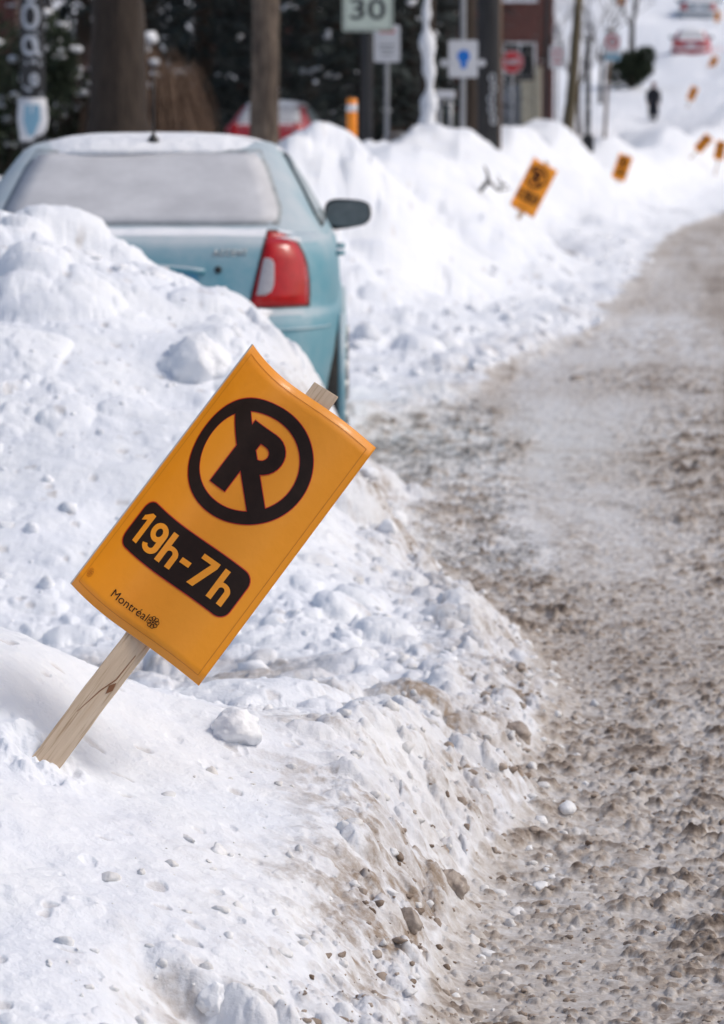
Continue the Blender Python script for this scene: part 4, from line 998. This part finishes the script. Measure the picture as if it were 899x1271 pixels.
# road signs -------------------------------------------------------------
def face(name, parent, loops, mt, y, x=0, z=0, t=.003):
    me = poly_mesh(loops); 
    for v in me.vertices: v.co = (v.co.x + x, y, v.co.y + z)
    o = link(name, me, mt, parent); thicken(o, t); return o
def lettering(parent, txt, hgt, wid, x, y, z, mt, name='lettering', off=0):
    tm = text_mesh(txt, 1, off); xs = [v.co.x for v in tm.vertices]; ys = [v.co.y for v in tm.vertices]; cx = (min(xs) + max(xs)) / 2; cy = (min(ys) + max(ys)) / 2
    kx = wid / (max(xs) - min(xs)); ky = hgt / (max(ys) - min(ys))
    for v in tm.vertices: v.co = (x + (v.co.x - cx) * kx, y, z + (v.co.y - cy) * ky)
    return link(name, tm, mt, parent)
# speed limit
t, b = pole('speed_limit_sign', 455, 40, .072, 4.2, M['metal_black'], 'pale speed limit sign reading 30 on a black pole', 'road sign')
z = lambda py: zpx(py, 39.8) - b.z
face('sign_face', t, [rrect(.60, .78, .03)], M['speed_face'], -.105, .015, z(39) + .39, .004)
face('border', t, [rrect(.565, .745, .03), rrect(.545, .725, .025)], M['letter_black'], -.110, .015, z(39) + .39, .002)
lettering(t, '30', .245, .42, .015, -.1105, z(11), M['letter_black'], 'numerals', .012)
q = MB(); q.box(-.09, .09, -.10, .0, z(20) - .02, z(20) + .02); q.box(-.09, .09, -.10, 0, z(-20) - .02, z(-20) + .02); q.build('bracket', M['metal'], t)
# parking rule sign beside it
t, b = pole('parking_rule_sign', 480, 44, .03, 3.0, M['metal'], 'small white sign with red heading just right below the 30 sign', 'road sign')
z = lambda py: zpx(py, 43.9) - b.z
face('sign_face', t, [rrect(.34, .48, .03)], M['white_paint'], -.045, 0, z(54), .003)
face('red_band', t, [rrect(.20, .05, .01)], M['red_sign'], -.0495, 0, z(54) + .16, .001)
for k in range(3): face('text_line', t, [rrect(.22 - .04 * k, .022, .005)], M['metal'], -.0495, 0, z(54) - .02 - .06 * k, .001)
# orange marker
t, b = pole('marker_post', 437, 28, .043, .1, M['orange_plastic'], 'orange marker post with a white band standing behind the rounded mound', 'marker post')
[o for o in t.children][0].data.transform(Matrix.Identity(4))
zt = zpx(122, 28) - b.z; ch = t.children[0]; bpy.data.objects.remove(ch)
q = MB(); q.tube([(0, 0, -.3), (0, 0, zt - .01), (0, 0, zt)], [.044, .044, .034], 18); q.build('shaft', M['orange_plastic'], t, smooth=True)
q = MB(); q.tube([(0, 0, zt - .11), (0, 0, zt - .05)], .0455, 18); q.build('reflective_band', M['white_paint'], t, smooth=True)
# blue symbol sign
t, b = pole('blue_symbol_sign', 573, 45, .035, 3.0, M['metal'], 'white sign with a blue round-headed symbol on a grey pole', 'road sign')
z = lambda py: zpx(py, 44.9) - b.z
face('sign_face', t, [rrect(.39, .49, .03)], M['white_paint'], -.05, 0, z(73), .003)
face('symbol', t, [earc(0, .035, .085, .085, -60, 240, 24) + [(-.042, -.06), (-.035, -.125), (.035, -.125), (.042, -.06)]], M['blue_sign'], -.0545, .005, z(73), .001)
for sx in (-1, 1): q = MB(); q.lathe([(-.01, .001), (-.01, .05), (.01, .05), (.01, .001)], 14, 'y', (sx * .25, -.03, z(78))); q.build('reflector', M['white_paint'], t)
q = MB(); q.box(-.24, .24, -.03, -.01, z(78) - .012, z(78) + .012); q.build('cross_arm', M['metal'], t)
t2 = empty('parking_meter', at(551, 44), 'grey parking meter housing on twin posts below the blue-symbol sign', 'meter'); z = lambda py: zpx(py, 44) - t2.location.z
q = MB(); q.box(-.13, .13, -.06, .06, z(122), z(112)); q.build('housing', M['white_paint'], t2, bevel=.01)
for sx in (-1, 1): q = MB(); q.tube([(sx * .07, 0, -.3), (sx * .07, 0, z(122))], .028, 10); q.build('post', M['metal'], t2, smooth=True)
# black utility pole
t, b = pole('utility_pole', 604, 47, .158, 9, M['pole_dark'], 'thick black utility pole with faint graffiti near its foot', 'utility pole', .12)
g = MB(); z = lambda py: zpx(py, 46.86) - b.z
for k in range(5): strip_on_cyl(g, (0, 0), .158, oval(18 + 8 * math.sin(k * 2), z(97 + 13 * k), 15, .055), .022, 0)
g.build('graffiti', M['graffiti'], t)
t, b = pole('slim_wood_pole', 617, 49, .038, 7, M['pole_brown'], 'slim brown pole right against the thick black utility pole', 'pole')
# stop sign
t, b = pole('stop_sign', 633, 88, .035, .5, M['metal'], 'red octagonal stop sign reading ARRÊT in front of the brick house', 'road sign')
bpy.data.objects.remove(t.children[0]); z = lambda py: zpx(py, 87.9) - b.z
q = MB(); q.tube([(0, 0, -.3), (0, 0, z(60))], .03, 10); q.build('shaft', M['metal'], t, smooth=True)
oc = lambda r: [(r * math.cos(R(22.5 + 45 * k)), r * math.sin(R(22.5 + 45 * k))) for k in range(8)]
face('sign_face', t, [oc(.315)], M['red_sign'], -.05, 0, z(77), .004); face('border', t, [oc(.300), oc(.280)], M['white_paint'], -.0545, 0, z(77), .001)
lettering(t, 'ARRÊT', .17, .44, 0, -.056, z(76), M['white_paint'], 'lettering', .03)
# black thin pole and pale sign
t, b = pole('street_light_pole', 675, 80, .055, 8, M['metal_black'], 'tall thin black pole left of the leaning olive tree', 'pole')
t, b = pole('white_pink_sign', 688, 66, .03, .5, M['metal'], 'small white and pink sign fixed low in front of the leaning tree', 'road sign')
bpy.data.objects.remove(t.children[0]); z = lambda py: zpx(py, 66) - b.z
q = MB(); q.tube([(0, 0, -.3), (0, 0, z(56))], .028, 10); q.build('shaft', M['metal'], t, smooth=True)
face('sign_face', t, [rrect(.30, .43, .03)], M['white_paint'], -.04, 0, z(71), .003)
face('ring', t, [circ(.095, 28), circ(.070, 28)], M['red_sign'], -.0445, 0, z(71) + .07, .001); face('text_line', t, [rrect(.2, .03, .005)], M['red_sign'], -.0445, 0, z(71) - .10, .001)
# banded dark post
t, b = pole('dark_post', 726, 74, .065, 2.8, M['metal_black'], 'black post with pale bands and a box at its foot, nearest the leaning olive tree', 'post', .05)
q = MB(); q.box(-.13, .13, -.09, .09, .25, .62); q.build('box', M['metal_black'], t, bevel=.01)
for zz in (.72, 1.2): q = MB(); q.tube([(0, 0, zz), (0, 0, zz + .07)], .072, 14); q.build('band', M['metal'], t, smooth=True)
# no-parking sign on the right
t, b = pole('no_parking_sign', 752, 80, .03, .5, M['metal'], 'white sign with a red ring above a blue panel, left of the dark green shrub', 'road sign')
bpy.data.objects.remove(t.children[0]); z = lambda py: zpx(py, 80) - b.z
q = MB(); q.tube([(-.12, 0, -.3), (0, 0, z(60)), (.03, 0, z(35))], .04, 10); q.build('shaft', M['pole_brown'], t, smooth=True)
face('sign_face', t, [rrect(.38, .66, .04)], M['white_paint'], -.05, .06, z(58), .003)
face('ring', t, [circ(.165, 32), circ(.125, 32)], M['red_sign'], -.0545, .06, z(52), .001); face('arrow', t, [[(-.08, -.015), (.02, -.015), (.02, -.05), (.09, 0), (.02, .05), (.02, .015), (-.08, .015)]], M['letter_black'], -.0545, .06, z(52), .001)
face('slash', t, [[(-.11, .09), (-.09, .11), (.11, -.09), (.09, -.11)]], M['red_sign'], -.056, .06, z(52), .001)
face('blue_panel', t, [rrect(.36, .15, .02)], M['bluegrey'], -.0545, .06, z(71), .001)
t, b = pole('signal_pole', 781, 150, .06, 1, M['metal_black'], 'dark pole carrying an orange signal box at the top edge of the photo', 'traffic light')
bpy.data.objects.remove(t.children[0]); z = lambda py: zpx(py, 150) - b.z
q = MB(); q.tube([(0, 0, -.3), (0, 0, z(-12)), (-.2, 0, z(-16)), (-.6, 0, z(-17))], [.06, .05, .04, .035], 10); q.build('shaft', M['metal_black'], t, smooth=True)
q = MB(); q.box(-.72, -.42, -.14, .14, z(6), z(-22)); hb = q.build('signal_box', M['orange_plastic'], t, bevel=.03)
for k in range(3): q = MB(); q.lathe([(-.20, .085), (-.14, .10), (-.145, .001)], 18, 'y', (-.57, 0, z(0) + .26 * k)); q.build('signal_lens', M['metal_black'], t)

# buildings ----------------------------------------------------------------
def house(x0, x1, y, depth, z0, h, m, label, wins, doors=(), name='brick_house'):
    t = empty(name, ((x0 + x1) / 2, y, z0), label, 'house'); W = (x1 - x0) / 2
    q = MB(); q.box(-W, W, 0, depth, -1.5, h); wl = q.build('wall', m, t)
    # brick courses in the material's bump
    q = MB(); q.add([(-W - .3, -.35, h), (W + .3, -.35, h), (W + .3, depth + .3, h), (-W - .3, depth + .3, h), (-W - .3, depth / 2, h + 2.4), (W + .3, depth / 2, h + 2.4)], [(0, 1, 5, 4), (2, 3, 4, 5), (0, 4, 3), (1, 2, 5), (0, 3, 2, 1)]); q.build('roof', M['roof'], t)
    q = MB(); q.add([(-W - .3, -.37, h + .05), (W + .3, -.37, h + .05), (W + .3, depth / 2, h + 2.55), (-W - .3, depth / 2, h + 2.55), (-W - .3, -.37, h + .25), (W + .3, -.37, h + .25), (W + .3, depth / 2, h + 2.75), (-W - .3, depth / 2, h + 2.75)], [(0, 1, 2, 3), (4, 7, 6, 5), (0, 4, 5, 1), (1, 5, 6, 2), (2, 6, 7, 3), (3, 7, 4, 0)]); q.build('roof_snow', M['snowy'], t)
    for (wx, wz, ww, wh_) in wins:
        q = MB(); 
        for (a, b_, c, d_) in ((wx - ww / 2 - .08, wx + ww / 2 + .08, wz - .08, wz), (wx - ww / 2 - .08, wx + ww / 2 + .08, wz + wh_, wz + wh_ + .08), (wx - ww / 2 - .08, wx - ww / 2, wz, wz + wh_), (wx + ww / 2, wx + ww / 2 + .08, wz, wz + wh_), (wx - .025, wx + .025, wz, wz + wh_)): q.box(a, b_, -.07, -.003, c, d_)
        wo = q.build('window', M['frame'], t); q = MB(); q.box(wx - ww / 2, wx + ww / 2, -.03, -.004, wz, wz + wh_); q.build('pane', M['window'], wo)
        q = MB(); q.box(wx - ww / 2 - .12, wx + ww / 2 + .12, -.12, -.003, wz - .16, wz - .082); q.build('sill', M['snowy'], wo)
    for (dx, dw) in doors:
        q = MB(); q.box(dx - dw / 2, dx + dw / 2, -.04, -.003, .3, 2.4); dd = q.build('door', M['grey_wood'], t); q = MB(); q.blob((dx + dw * .38, -.07, 1.3), .04, 1, 8, 5, 1, 0); q.build('handle', M['metal'], dd)
    return t
def brick_mat():
    m = bpy.data.materials.new('brick_courses'); m.use_nodes = True; n = m.node_tree; b = n.nodes['Principled BSDF']; tc = n.nodes.new('ShaderNodeTexCoord'); mp = n.nodes.new('ShaderNodeMapping'); mp.inputs['Rotation'].default_value = (R(90), 0, 0)
    n.links.new(tc.outputs['Object'], mp.inputs[0]); br = n.nodes.new('ShaderNodeTexBrick'); br.inputs['Scale'].default_value = 4.5; br.inputs['Color1'].default_value = (.13, .035, .026, 1); br.inputs['Color2'].default_value = (.09, .026, .02, 1); br.inputs['Mortar'].default_value = (.22, .18, .16, 1); br.inputs['Mortar Size'].default_value = .012
    n.links.new(mp.outputs[0], br.inputs[0]); n.links.new(br.outputs[0], b.inputs['Base Color']); b.inputs['Roughness'].default_value = .9; return m
M['bricks'] = brick_mat()
xr = at(684, 108).x
house(xr - 11, xr, 108, 9, gz(xr - 5, 108) + .1, 7.5, M['bricks'], 'red brick house behind the stop sign', [(4.4, 1.4, .9, 1.5), (4.4, 4.4, .9, 1.5), (1.6, 1.4, 1.1, 1.5), (1.6, 4.4, 1.1, 1.5), (-2, 1.4, 1.1, 1.5), (-2, 4.4, 1.1, 1.5)], [(3.05, .95)])
xl = at(26, 66).x
house(xl - 9, xl, 66, 8, .6, 6.5, M['bricks'], 'red brick house glimpsed at the top left behind the cedar shrub', [(-2, 1.6, 1.2, 1.4), (1.2, 1.6, 1.2, 1.4)], [(3.6, .9)])
for (px, d, lab, sd_) in ((150, 74, 'far spruce seen between the graffiti pole and the wide trunk', 41), (285, 76, 'far spruce seen left of the slim brown trunk', 42), (345, 72, 'far spruce seen right of the slim brown trunk', 43), (410, 78, 'far spruce seen left of the speed limit sign', 44), (485, 76, 'far spruce seen right of the speed limit sign', 45), (535, 80, 'far spruce seen above the small snow-plastered tree', 46), (225, 72, 'far spruce seen above the arching brown bush', 48), (60, 76, 'far spruce seen beside the graffiti pole', 49)):
    spruce(px, d, 11, 2.7, lab, sd_, 10, .24)
b = at(658, 97); t = empty('garden_wall', b, 'low beige garden wall with a post right of the stop sign', 'wall'); z = lambda py: zpx(py, 97) - b.z
q = MB(); q.box(-.30, .05, -.15, 1.8, -.5, z(100)); q.build('wall_panel', M['beige'], t, bevel=.02); q = MB(); q.box(.055, .26, -.2, .05, -.5, z(86)); q.box(.03, .285, -.225, .075, z(86) + .003, z(86) + .07); q.build('post', M['beige'], t, bevel=.02)
b = at(629, 98); t = empty('board_fence', b, 'grey boarded fence panel below the stop sign', 'fence'); z = lambda py: zpx(py, 98) - b.z
q = MB()
for i in range(6): q.box(-.36 + i * .12, -.25 + i * .12, -.02, .02, -.4, z(106) + .01 * (i % 2))
q.build('panel', M['grey_wood'], t); q = MB(); q.box(-.40, .40, -.05, -.022, z(113) - .05, z(113)); q.build('rail', M['grey_wood'], t)

# dead branch lying on the far bank and twigs
def dead_branch(px, py, d, L_, label, seed):
    b = hit(px, py, d); rr = random.Random(seed); q = MB(); b.z += .02
    q.tube([(0, 0, 0), (L_ * .3, .05, .09), (L_ * .62, .1, .0), (L_, .1, .02)], [.020, .018, .013, .006], 6); q.tube([(L_ * .3, .05, .09), (L_ * .22, 0, .19), (L_ * .12, 0, .25)], [.016, .012, .006], 6); q.tube([(L_ * .62, .1, .0), (L_ * .8, .05, .08)], [.010, .004], 5)
    for i in range(7): a = rr.uniform(0, 1); q.tube([(L_ * a, .04, .05), (L_ * a + rr.uniform(-.08, .08), 0, .05 + rr.uniform(.03, .12))], [.007, .003], 4)
    o = q.build('fallen_branch', M['bark_dark'], None, smooth=True); o.location = b; tag(o, label, 'branch'); return o
dead_branch(596, 246, 30, .30, 'dark fallen branch on the snow left of the second orange sign', 1)

# ice and snow chunks lying loose
M['ice_dirty'] = mat('dirty_brown_ice', (.20, .145, .105), .55, noise=(18, .22, (.48, .42, .37)), bump=(45, .008), Coat_Weight=.15)
def gz_fine(x, y):
    """the finished surface, clods and all, at arrays of points"""
    x = np.asarray(x, float); y = np.asarray(y, float); h, sx, snow, dirt, sl, gr = height(x, y)
    return h + CORR * np.exp(-((x - SB.x) / .30) ** 2 - ((y - SB.y) / .5) ** 2), sx, snow, dirt
def chunk(px, py, d, r, m, label, seed, el=1.0, group=None):
    b = hit(px, py, d)
    for _ in range(60):
        g_ = float(gz_fine([b.x], [b.y])[0][0]); q_ = P(px, py, b.y)
        if g_ > q_.z: b = P(px, py, b.y - .02)
        else: break
    b.z = g_; bm = bmesh.new(); bmesh.ops.create_icosphere(bm, subdivisions=4, radius=r); rr = random.Random(seed); off = Vector((rr.random() * 9, rr.random() * 9, rr.random() * 9))
    from mathutils import noise as mn
    for v in bm.verts:
        n_ = v.co.normalized(); k = 1 + .32 * mn.noise(n_ * 1.3 + off) + .20 * mn.noise(n_ * 3 + off) + .10 * mn.noise(n_ * 8 + off); v.co = Vector((n_.x * r * k, n_.y * r * k, n_.z * r * k * el))
        for pl in ((Vector((.7, -.5, .5)).normalized(), .78), (Vector((-.6, -.3, .7)).normalized(), .80)):
            e = v.co.dot(pl[0]) - r * pl[1]
            if e > 0: v.co -= pl[0] * e * .8
    me = bpy.data.meshes.new('chunk'); bm.to_mesh(me); bm.free(); o = link('ice_chunk' if m != M['snowy'] else 'snow_chunk', me, m, None, True); o.location = b + Vector((0, 0, -r * .05 * el)); o.rotation_euler = (0, 0, rr.random() * 6); tag(o, label, 'chunk', group); return o
chunk(563, 1100, 4.7, .026, M['ice_dirty'], 'dark brown ice chunk perched where the near snowbank meets the road', 1, 1.5)
chunk(508, 1142, 4.6, .024, M['ice_dirty'], 'brown ice lump below left of the dark perched chunk', 2, 1.2)
chunk(291, 905, 6.4, .055, M['snowy'], 'large round white snow chunk just right of the orange board foot', 3, .8)
chunk(640, 910, 7.0, .040, M['ice_dirty'], 'grey brown ice chunk at the edge of the slushy road', 4, .8)
chunk(716, 470, 16, .045, M['ice_dirty'], 'small dark ice chunk alone on the road beyond the gravel patch', 5, .6)
chunk(243, 452, 9, .13, M['snowy'], 'big round snow block on the pile between sign and car', 7, .85)
chunk(262, 1222, 4.3, .020, M['snowy'], 'small white snow knob near the bottom edge', 9, 1.3)

def rubble(name, n, region, rmin, rmax, m, label, cat, seed, keep):
    """loose crumbs nobody could count: one object"""
    rg = np.random.RandomState(seed); bm = bmesh.new(); bmesh.ops.create_icosphere(bm, subdivisions=2, radius=1); base = np.array([v.co[:] for v in bm.verts]); fc = np.array([[v.index for v in f.verts] for f in bm.faces]); bm.free()
    y = region[2] + (region[3] - region[2]) * rg.rand(n * 6) ** 1.4
    if region[4]: x = edge(y) + region[0] + (region[1] - region[0]) * rg.rand(n * 6)
    else: x = region[0] + (region[1] - region[0]) * rg.rand(n * 6)
    h, sx, snow, dirt = gz_fine(x, y); ok = keep(x, y, sx, snow, dirt, rg.rand(n * 6)) & (np.abs(x / y) < .2); idx = np.nonzero(ok)[0][:n]; k = len(idx)
    r = rmin + (rmax - rmin) * rg.rand(k) ** 3.2; sc = r[:, None] * (.65 + .6 * rg.rand(k, 3)); sc[:, 2] *= .75
    # lumpy radii and a few flat chops
    nz = 1 + .50 * (rg.rand(k, len(base)) - .5); V = base[None] * nz[:, :, None]
    pn = rg.randn(k, 2, 3); pn /= np.linalg.norm(pn, axis=2, keepdims=True)
    for j in range(2):
        e = np.einsum('kvc,kc->kv', V, pn[:, j]) - .55; V = V - np.maximum(e, 0)[:, :, None] * pn[:, j][:, None, :]
    a = rg.rand(k) * 6.283; V = V * sc[:, None, :]; c, s_ = np.cos(a)[:, None], np.sin(a)[:, None]
    X = V[:, :, 0] * c - V[:, :, 1] * s_ + x[idx][:, None]; Y = V[:, :, 0] * s_ + V[:, :, 1] * c + y[idx][:, None]; Z = V[:, :, 2] + (h[idx] - r * .12)[:, None]
    W = np.stack([X, Y, Z], -1).reshape(-1, 3); Fc = (fc[None] + (np.arange(k) * len(base))[:, None, None]).reshape(-1, 3)
    me = bpy.data.meshes.new(name); me.vertices.add(len(W)); me.vertices.foreach_set('co', W.reshape(-1)); me.loops.add(Fc.size); me.loops.foreach_set('vertex_index', Fc.reshape(-1).astype(np.int32))
    me.polygons.add(len(Fc)); me.polygons.foreach_set('loop_start', np.arange(0, Fc.size, 3, dtype=np.int32)); me.polygons.foreach_set('use_smooth', np.ones(len(Fc), bool)); me.update(calc_edges=True)
    o = link(name, me, m); tag(o, label, cat, kind='stuff'); print(name, k); return o
M['crumb_dirty'] = mat('dirty_slush_crumbs', (.17, .12, .085), .8, noise=(9, .14, (.48, .41, .35)), bump=(120, .003), spec=.25)
M['crumb_white'] = mat('snow_crumbs', (.66, .64, .62), .75, noise=(6, .15, (.84, .85, .87)), bump=(120, .003), spec=.2)
rubble('snow_rubble', 1000, (-.62, .02, 4.9, 13.5, 1), .002, .021, M['crumb_white'], 'loose white snow rubble along the edge of the snowbank', 'snow rubble', 1, lambda x, y, s_, sn, di, u: (u < .25 + .8 * np.clip((s_ + .7) / .7, 0, 1)))
rubble('slush_rubble', 1000, (-.26, .16, 4.9, 12.5, 1), .002, .013, M['crumb_dirty'], 'brown slush crumbs where snowbank and road meet', 'slush crumbs', 2, lambda x, y, s_, sn, di, u: (u < .35 + .65 * di))
rubble('slush_clods', 2600, (.05, 1.6, 4.9, 13, 1), .002, .011, M['crumb_dirty'], 'brown slush clods strewn over the road', 'slush crumbs', 3, lambda x, y, s_, sn, di, u: (sn < .5) & (u < .9) & ~((x > .6) & (x < 1.35) & (y > 11)))
rubble('pile_rubble', 260, (-2.2, .25, 8.6, 12.6, 0), .006, .050, M['snowy'], 'snow lumps scattered over the pile behind the sign', 'snow rubble', 4, lambda x, y, s_, sn, di, u: (sn > .6) & (fbm(x, y, .7, 3, 41) > -.15) )
rubble('bank_rubble', 260, (-1.2, .20, 19, 42, 1), .01, .09, M['snowy'], 'snow lumps along the foot of the far bank', 'snow rubble', 5, lambda x, y, s_, sn, di, u: (sn > .4))

# ------------------------------------------------------------------ the person walking
def person(px, py, d):
    b = hit(px, py, d); print('person at', b); rr = random.Random(1)
    t = empty('person', b, 'person walking away in a long dark coat and maroon hat on the snowy slope', 'person')
    J = {'pelvis': (0, 0, .92), 'waist': (0, .01, 1.08), 'chest': (0, .02, 1.30), 'neck': (0, .02, 1.47), 'chin': (0, -.0, 1.54), 'head': (0, -.005, 1.63), 'top': (0, .0, 1.72),
         'hipL': (-.09, 0, .88), 'kneeL': (-.10, .12, .50), 'ankL': (-.10, .04, .10), 'toeL': (-.11, .22, .04), 'hipR': (.09, 0, .88), 'kneeR': (.10, -.04, .48), 'ankR': (.10, -.22, .14), 'toeR': (.11, -.12, .02),
         'shL': (-.18, .02, 1.42), 'elL': (-.25, -.08, 1.15), 'wrL': (-.24, .02, .91), 'haL': (-.235, .05, .83), 'shR': (.18, .02, 1.42), 'elR': (.25, .02, 1.14), 'wrR': (.23, .16, .93), 'haR': (.225, .20, .86)}
    E = [('pelvis', 'waist'), ('waist', 'chest'), ('chest', 'neck'), ('neck', 'chin'), ('chin', 'head'), ('head', 'top'), ('pelvis', 'hipL'), ('hipL', 'kneeL'), ('kneeL', 'ankL'), ('ankL', 'toeL'), ('pelvis', 'hipR'), ('hipR', 'kneeR'), ('kneeR', 'ankR'), ('ankR', 'toeR'),
         ('chest', 'shL'), ('shL', 'elL'), ('elL', 'wrL'), ('wrL', 'haL'), ('chest', 'shR'), ('shR', 'elR'), ('elR', 'wrR'), ('wrR', 'haR')]
    Rd = dict(pelvis=.13, waist=.12, chest=.14, neck=.055, chin=.065, head=.09, top=.06, hipL=.085, kneeL=.055, ankL=.04, toeL=.035, shL=.06, elL=.045, wrL=.03, haL=.03)
    for sd_ in ('L', 'R'):
        w_ = J['ha' + sd_]
        for k in range(4): nm = 'f%d%s' % (k, sd_); J[nm] = (w_[0] + (.012 if sd_ == 'R' else -.012), w_[1] - .03 + .02 * k, w_[2] - .085 + .006 * abs(k - 1.5)); E.append(('ha' + sd_, nm)); Rd['f%dL' % k] = .009
        J['th' + sd_] = (w_[0], w_[1] + .05, w_[2] - .02); E.append(('ha' + sd_, 'th' + sd_)); Rd['thL'] = .010
    names = list(J); me = bpy.data.meshes.new('body'); me.from_pydata([J[n] for n in names], [(names.index(a), names.index(c)) for a, c in E], [])
    o = bpy.data.objects.new('body', me); C.objects.link(o); sk = o.modifiers.new('skin', 'SKIN'); sb = o.modifiers.new('sub', 'SUBSURF'); sb.levels = 1; sb.render_levels = 1
    for i, n in enumerate(names): r = Rd.get(n, Rd.get(n[:-1] + 'L', .05)); me.skin_vertices[0].data[i].radius = (r, r); me.skin_vertices[0].data[i].use_root = (n == 'pelvis')
    dg = bpy.context.evaluated_depsgraph_get(); m2 = bpy.data.meshes.new_from_object(o.evaluated_get(dg)); bpy.data.objects.remove(o)
    link('body', m2, M['skin'], t, True)
    q = MB(); prof = [(.40, .235, .19), (.60, .225, .18), (.85, .20, .165), (1.08, .185, .155), (1.30, .21, .165), (1.42, .20, .14), (1.47, .12, .10), (1.52, .085, .085)]; n = 20
    for (z_, a, c_) in prof: q.v += [(a * math.cos(6.2832 * i / n) * (1 + .03 * math.sin(5 * i)), .01 + c_ * math.sin(6.2832 * i / n), z_) for i in range(n)]
    for j in range(len(prof) - 1): q.f += [(j * n + i, j * n + (i + 1) % n, (j + 1) * n + (i + 1) % n, (j + 1) * n + i) for i in range(n)]
    for sd_ in ('L', 'R'): q.tube([J['sh' + sd_], J['el' + sd_], J['wr' + sd_]], [.085, .068, .052], 12)
    q.build('coat', M['coat'], t, smooth=True)
    q = MB()
    for sd_ in ('L', 'R'): q.tube([J['hip' + sd_], J['knee' + sd_], J['ank' + sd_]], [.105, .075, .058], 12)
    q.build('trousers', M['coat'], t, smooth=True)
    q = MB()
    for sd_ in ('L', 'R'): a = Vector(J['ank' + sd_]); c = Vector(J['toe' + sd_]); q.tube([a + Vector((0, 0, .12)), a, a * .5 + c * .5, c], [.06, .062, .056, .045], 12)
    q.build('boots', M['metal_black'], t, smooth=True)
    q = MB(); q.lathe([(1.615, .104), (1.66, .108), (1.70, .098), (1.74, .07), (1.765, .03), (1.768, .001)], 20, 'z', (0, .0, 0)); q.build('hat', M['hat'], t, smooth=True)
    q = MB(); q.lathe([(1.50, .098), (1.53, .104), (1.56, .094)], 18, 'z', (0, .01, 0)); q.build('scarf', M['hat'], t, smooth=True)
    t.rotation_euler = (0, 0, R(-12)); t.location.z -= .16; t.scale = (.90, .90, .90); return t
pp = person(811, 151, 116)
